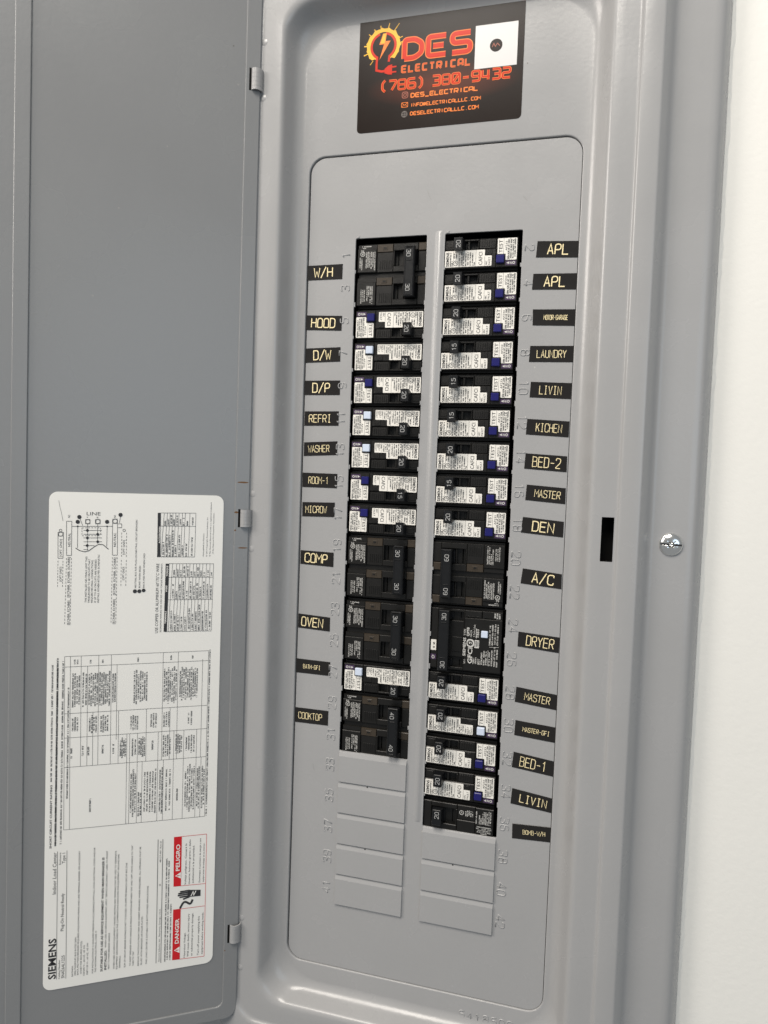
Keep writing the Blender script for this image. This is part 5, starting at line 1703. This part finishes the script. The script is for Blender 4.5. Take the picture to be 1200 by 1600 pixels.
# icons: camera, envelope, globe
k.strip(rrect(31.6, 36.0, 21.4, 25.8, 1.3, 3), .5, YS, 'dimprint', True); k.ring(33.8, 23.6, 1.1, .45, YS, 'dimprint', 12); k.disc(35.1, 24.9, .3, YS, 'dimprint', 6)
k.strip(rrect(31.4, 36.2, 14.6, 18.0, .3, 1), .4, YS, 'orange', True); k.strip([(31.4, 17.8), (33.8, 16.0), (36.2, 17.8)], .35, YS, 'orange'); k.strip([(31.4, 14.8), (33.2, 16.4)], .3, YS, 'orange'); k.strip([(36.2, 14.8), (34.4, 16.4)], .3, YS, 'orange')
k.ring(33.8, 9.4, 2.2, .4, YS, 'greyprint', 18); k.strip([(31.6, 9.4), (36.0, 9.4)], .35, YS, 'greyprint'); k.strip([(33.8, 7.2), (33.8, 11.6)], .35, YS, 'greyprint'); k.strip(fillet([(33.8, 7.2), (31.9, 9.4), (33.8, 11.6)], 2, 4), .3, YS, 'greyprint'); k.strip(fillet([(33.8, 7.2), (35.7, 9.4), (33.8, 11.6)], 2, 4), .3, YS, 'greyprint')
k.T = Matrix.Identity(4)
# blank white square
k.poly([(89.6, 38.6), (120.6, 38.6), (120.6, 69.6), (89.6, 69.6)], YS, 'white')
k.disc(105.1, 54.1, 4.6, YS - .06, 'stk', 24)
k.strip([(102.2, 53.0), (103.4, 55.6), (104.6, 53.2), (106.0, 55.4), (107.8, 53.4)], .5, YS - .1, 'dimprint')
# bulb with a bolt, cord and plug, splashed with yellow
bx, bz, br = 19.2, 63.8, 10.6
rr = random.Random(2)
spl = []
for i in range(60):
    a = 2 * math.pi * i / 60
    rad = br + 2.3 + (1.0 if i % 4 == 0 else 0) * rr.random() + .5 * rr.random()
    if -130 < math.degrees(a) - 360 < -50: rad = br + .6
    spl.append((bx + rad * math.cos(a), bz + rad * math.sin(a)))
inner = [(bx + (br - .2) * math.cos(2 * math.pi * i / 60), bz + (br - .2) * math.sin(2 * math.pi * i / 60)) for i in range(60)]
k.add([(p[0], YS, p[1]) for p in spl] + [(p[0], YS, p[1]) for p in inner], [[i, (i + 1) % 60, 60 + (i + 1) % 60, 60 + i] for i in range(60) if not (41 <= i <= 48)], 'yellow')
for a, r0, r1, wd in ((52, 13, 19.5, .5), (75, 13, 17, .6), (20, 13, 16, .5), (5, 13, 17.5, .8), (140, 13, 15.5, .6), (175, 13, 15.5, .8), (200, 13, 16.5, .8), (232, 13, 16.5, .5), (100, 13, 15.5, .7), (120, 13, 15.2, .7)):
    a = math.radians(a); k.strip([(bx + r0 * math.cos(a), bz + r0 * math.sin(a)), (bx + r1 * math.cos(a), bz + r1 * math.sin(a))], wd, YS, 'yellow')
bulb = arc(bx, bz, br - 1.2, 80, -58, 16) + [(bx + 4.6, bz - 12.2)]
k.strip(bulb, 1.7, YS - .06, 'red')
bulb2 = arc(bx, bz, br - 1.2, 108, 240, 16) + [(bx - 5.0, bz - 13), (bx - 5.0, bz - 17.6), (bx - 1, bz - 18.8), (bx + 2, bz - 18.8)]
k.strip(bulb2, 1.7, YS - .07, 'red')
bolt = [(bx - .6, bz + 9.2), (bx - 3.4, bz + 1.2), (bx + .4, bz + 1.2), (bx - 3.0, bz - 10.2), (bx + 5.6, bz + 3.4), (bx + 1.6, bz + 3.4), (bx + 2.4, bz + 9.4)]
def tri_poly(pts, y, mat): 
    k.add([(p[0], y, p[1]) for p in pts], [list(range(len(pts)))], mat)
tri_poly(bolt, YS - .08, 'orange')
up_ = [(bx - .2, bz + 9.0), (bx - 2.4, bz + 2.0), (bx + .9, bz + 2.0), (bx + .9, bz + 2.7), (bx + 1.9, bz + 9.0)]
tri_poly(up_, YS - .12, 'yellow')
k.prism([(bx + 1.5, bz - 20.4), (bx + 4.4, bz - 21.6), (bx + 7.4, bz - 22.0), (bx + 7.4, bz - 14.4), (bx + 4.4, bz - 15.0), (bx + 1.5, bz - 17.2)], YS - .1, YS - .02, 'red')
for dz in (-16.4, -20.2): k.strip([(bx + 7.2, bz + dz), (bx + 10.8, bz + dz)], 1.1, YS - .1, 'red')
o = link("company_sticker", k.mesh("company_sticker"), None, (-1.4, 0, 79.4))
o["label"] = "dark brown rectangular sticker with red and orange lettering and a bulb emblem above the breakers"
o["category"] = "sticker"
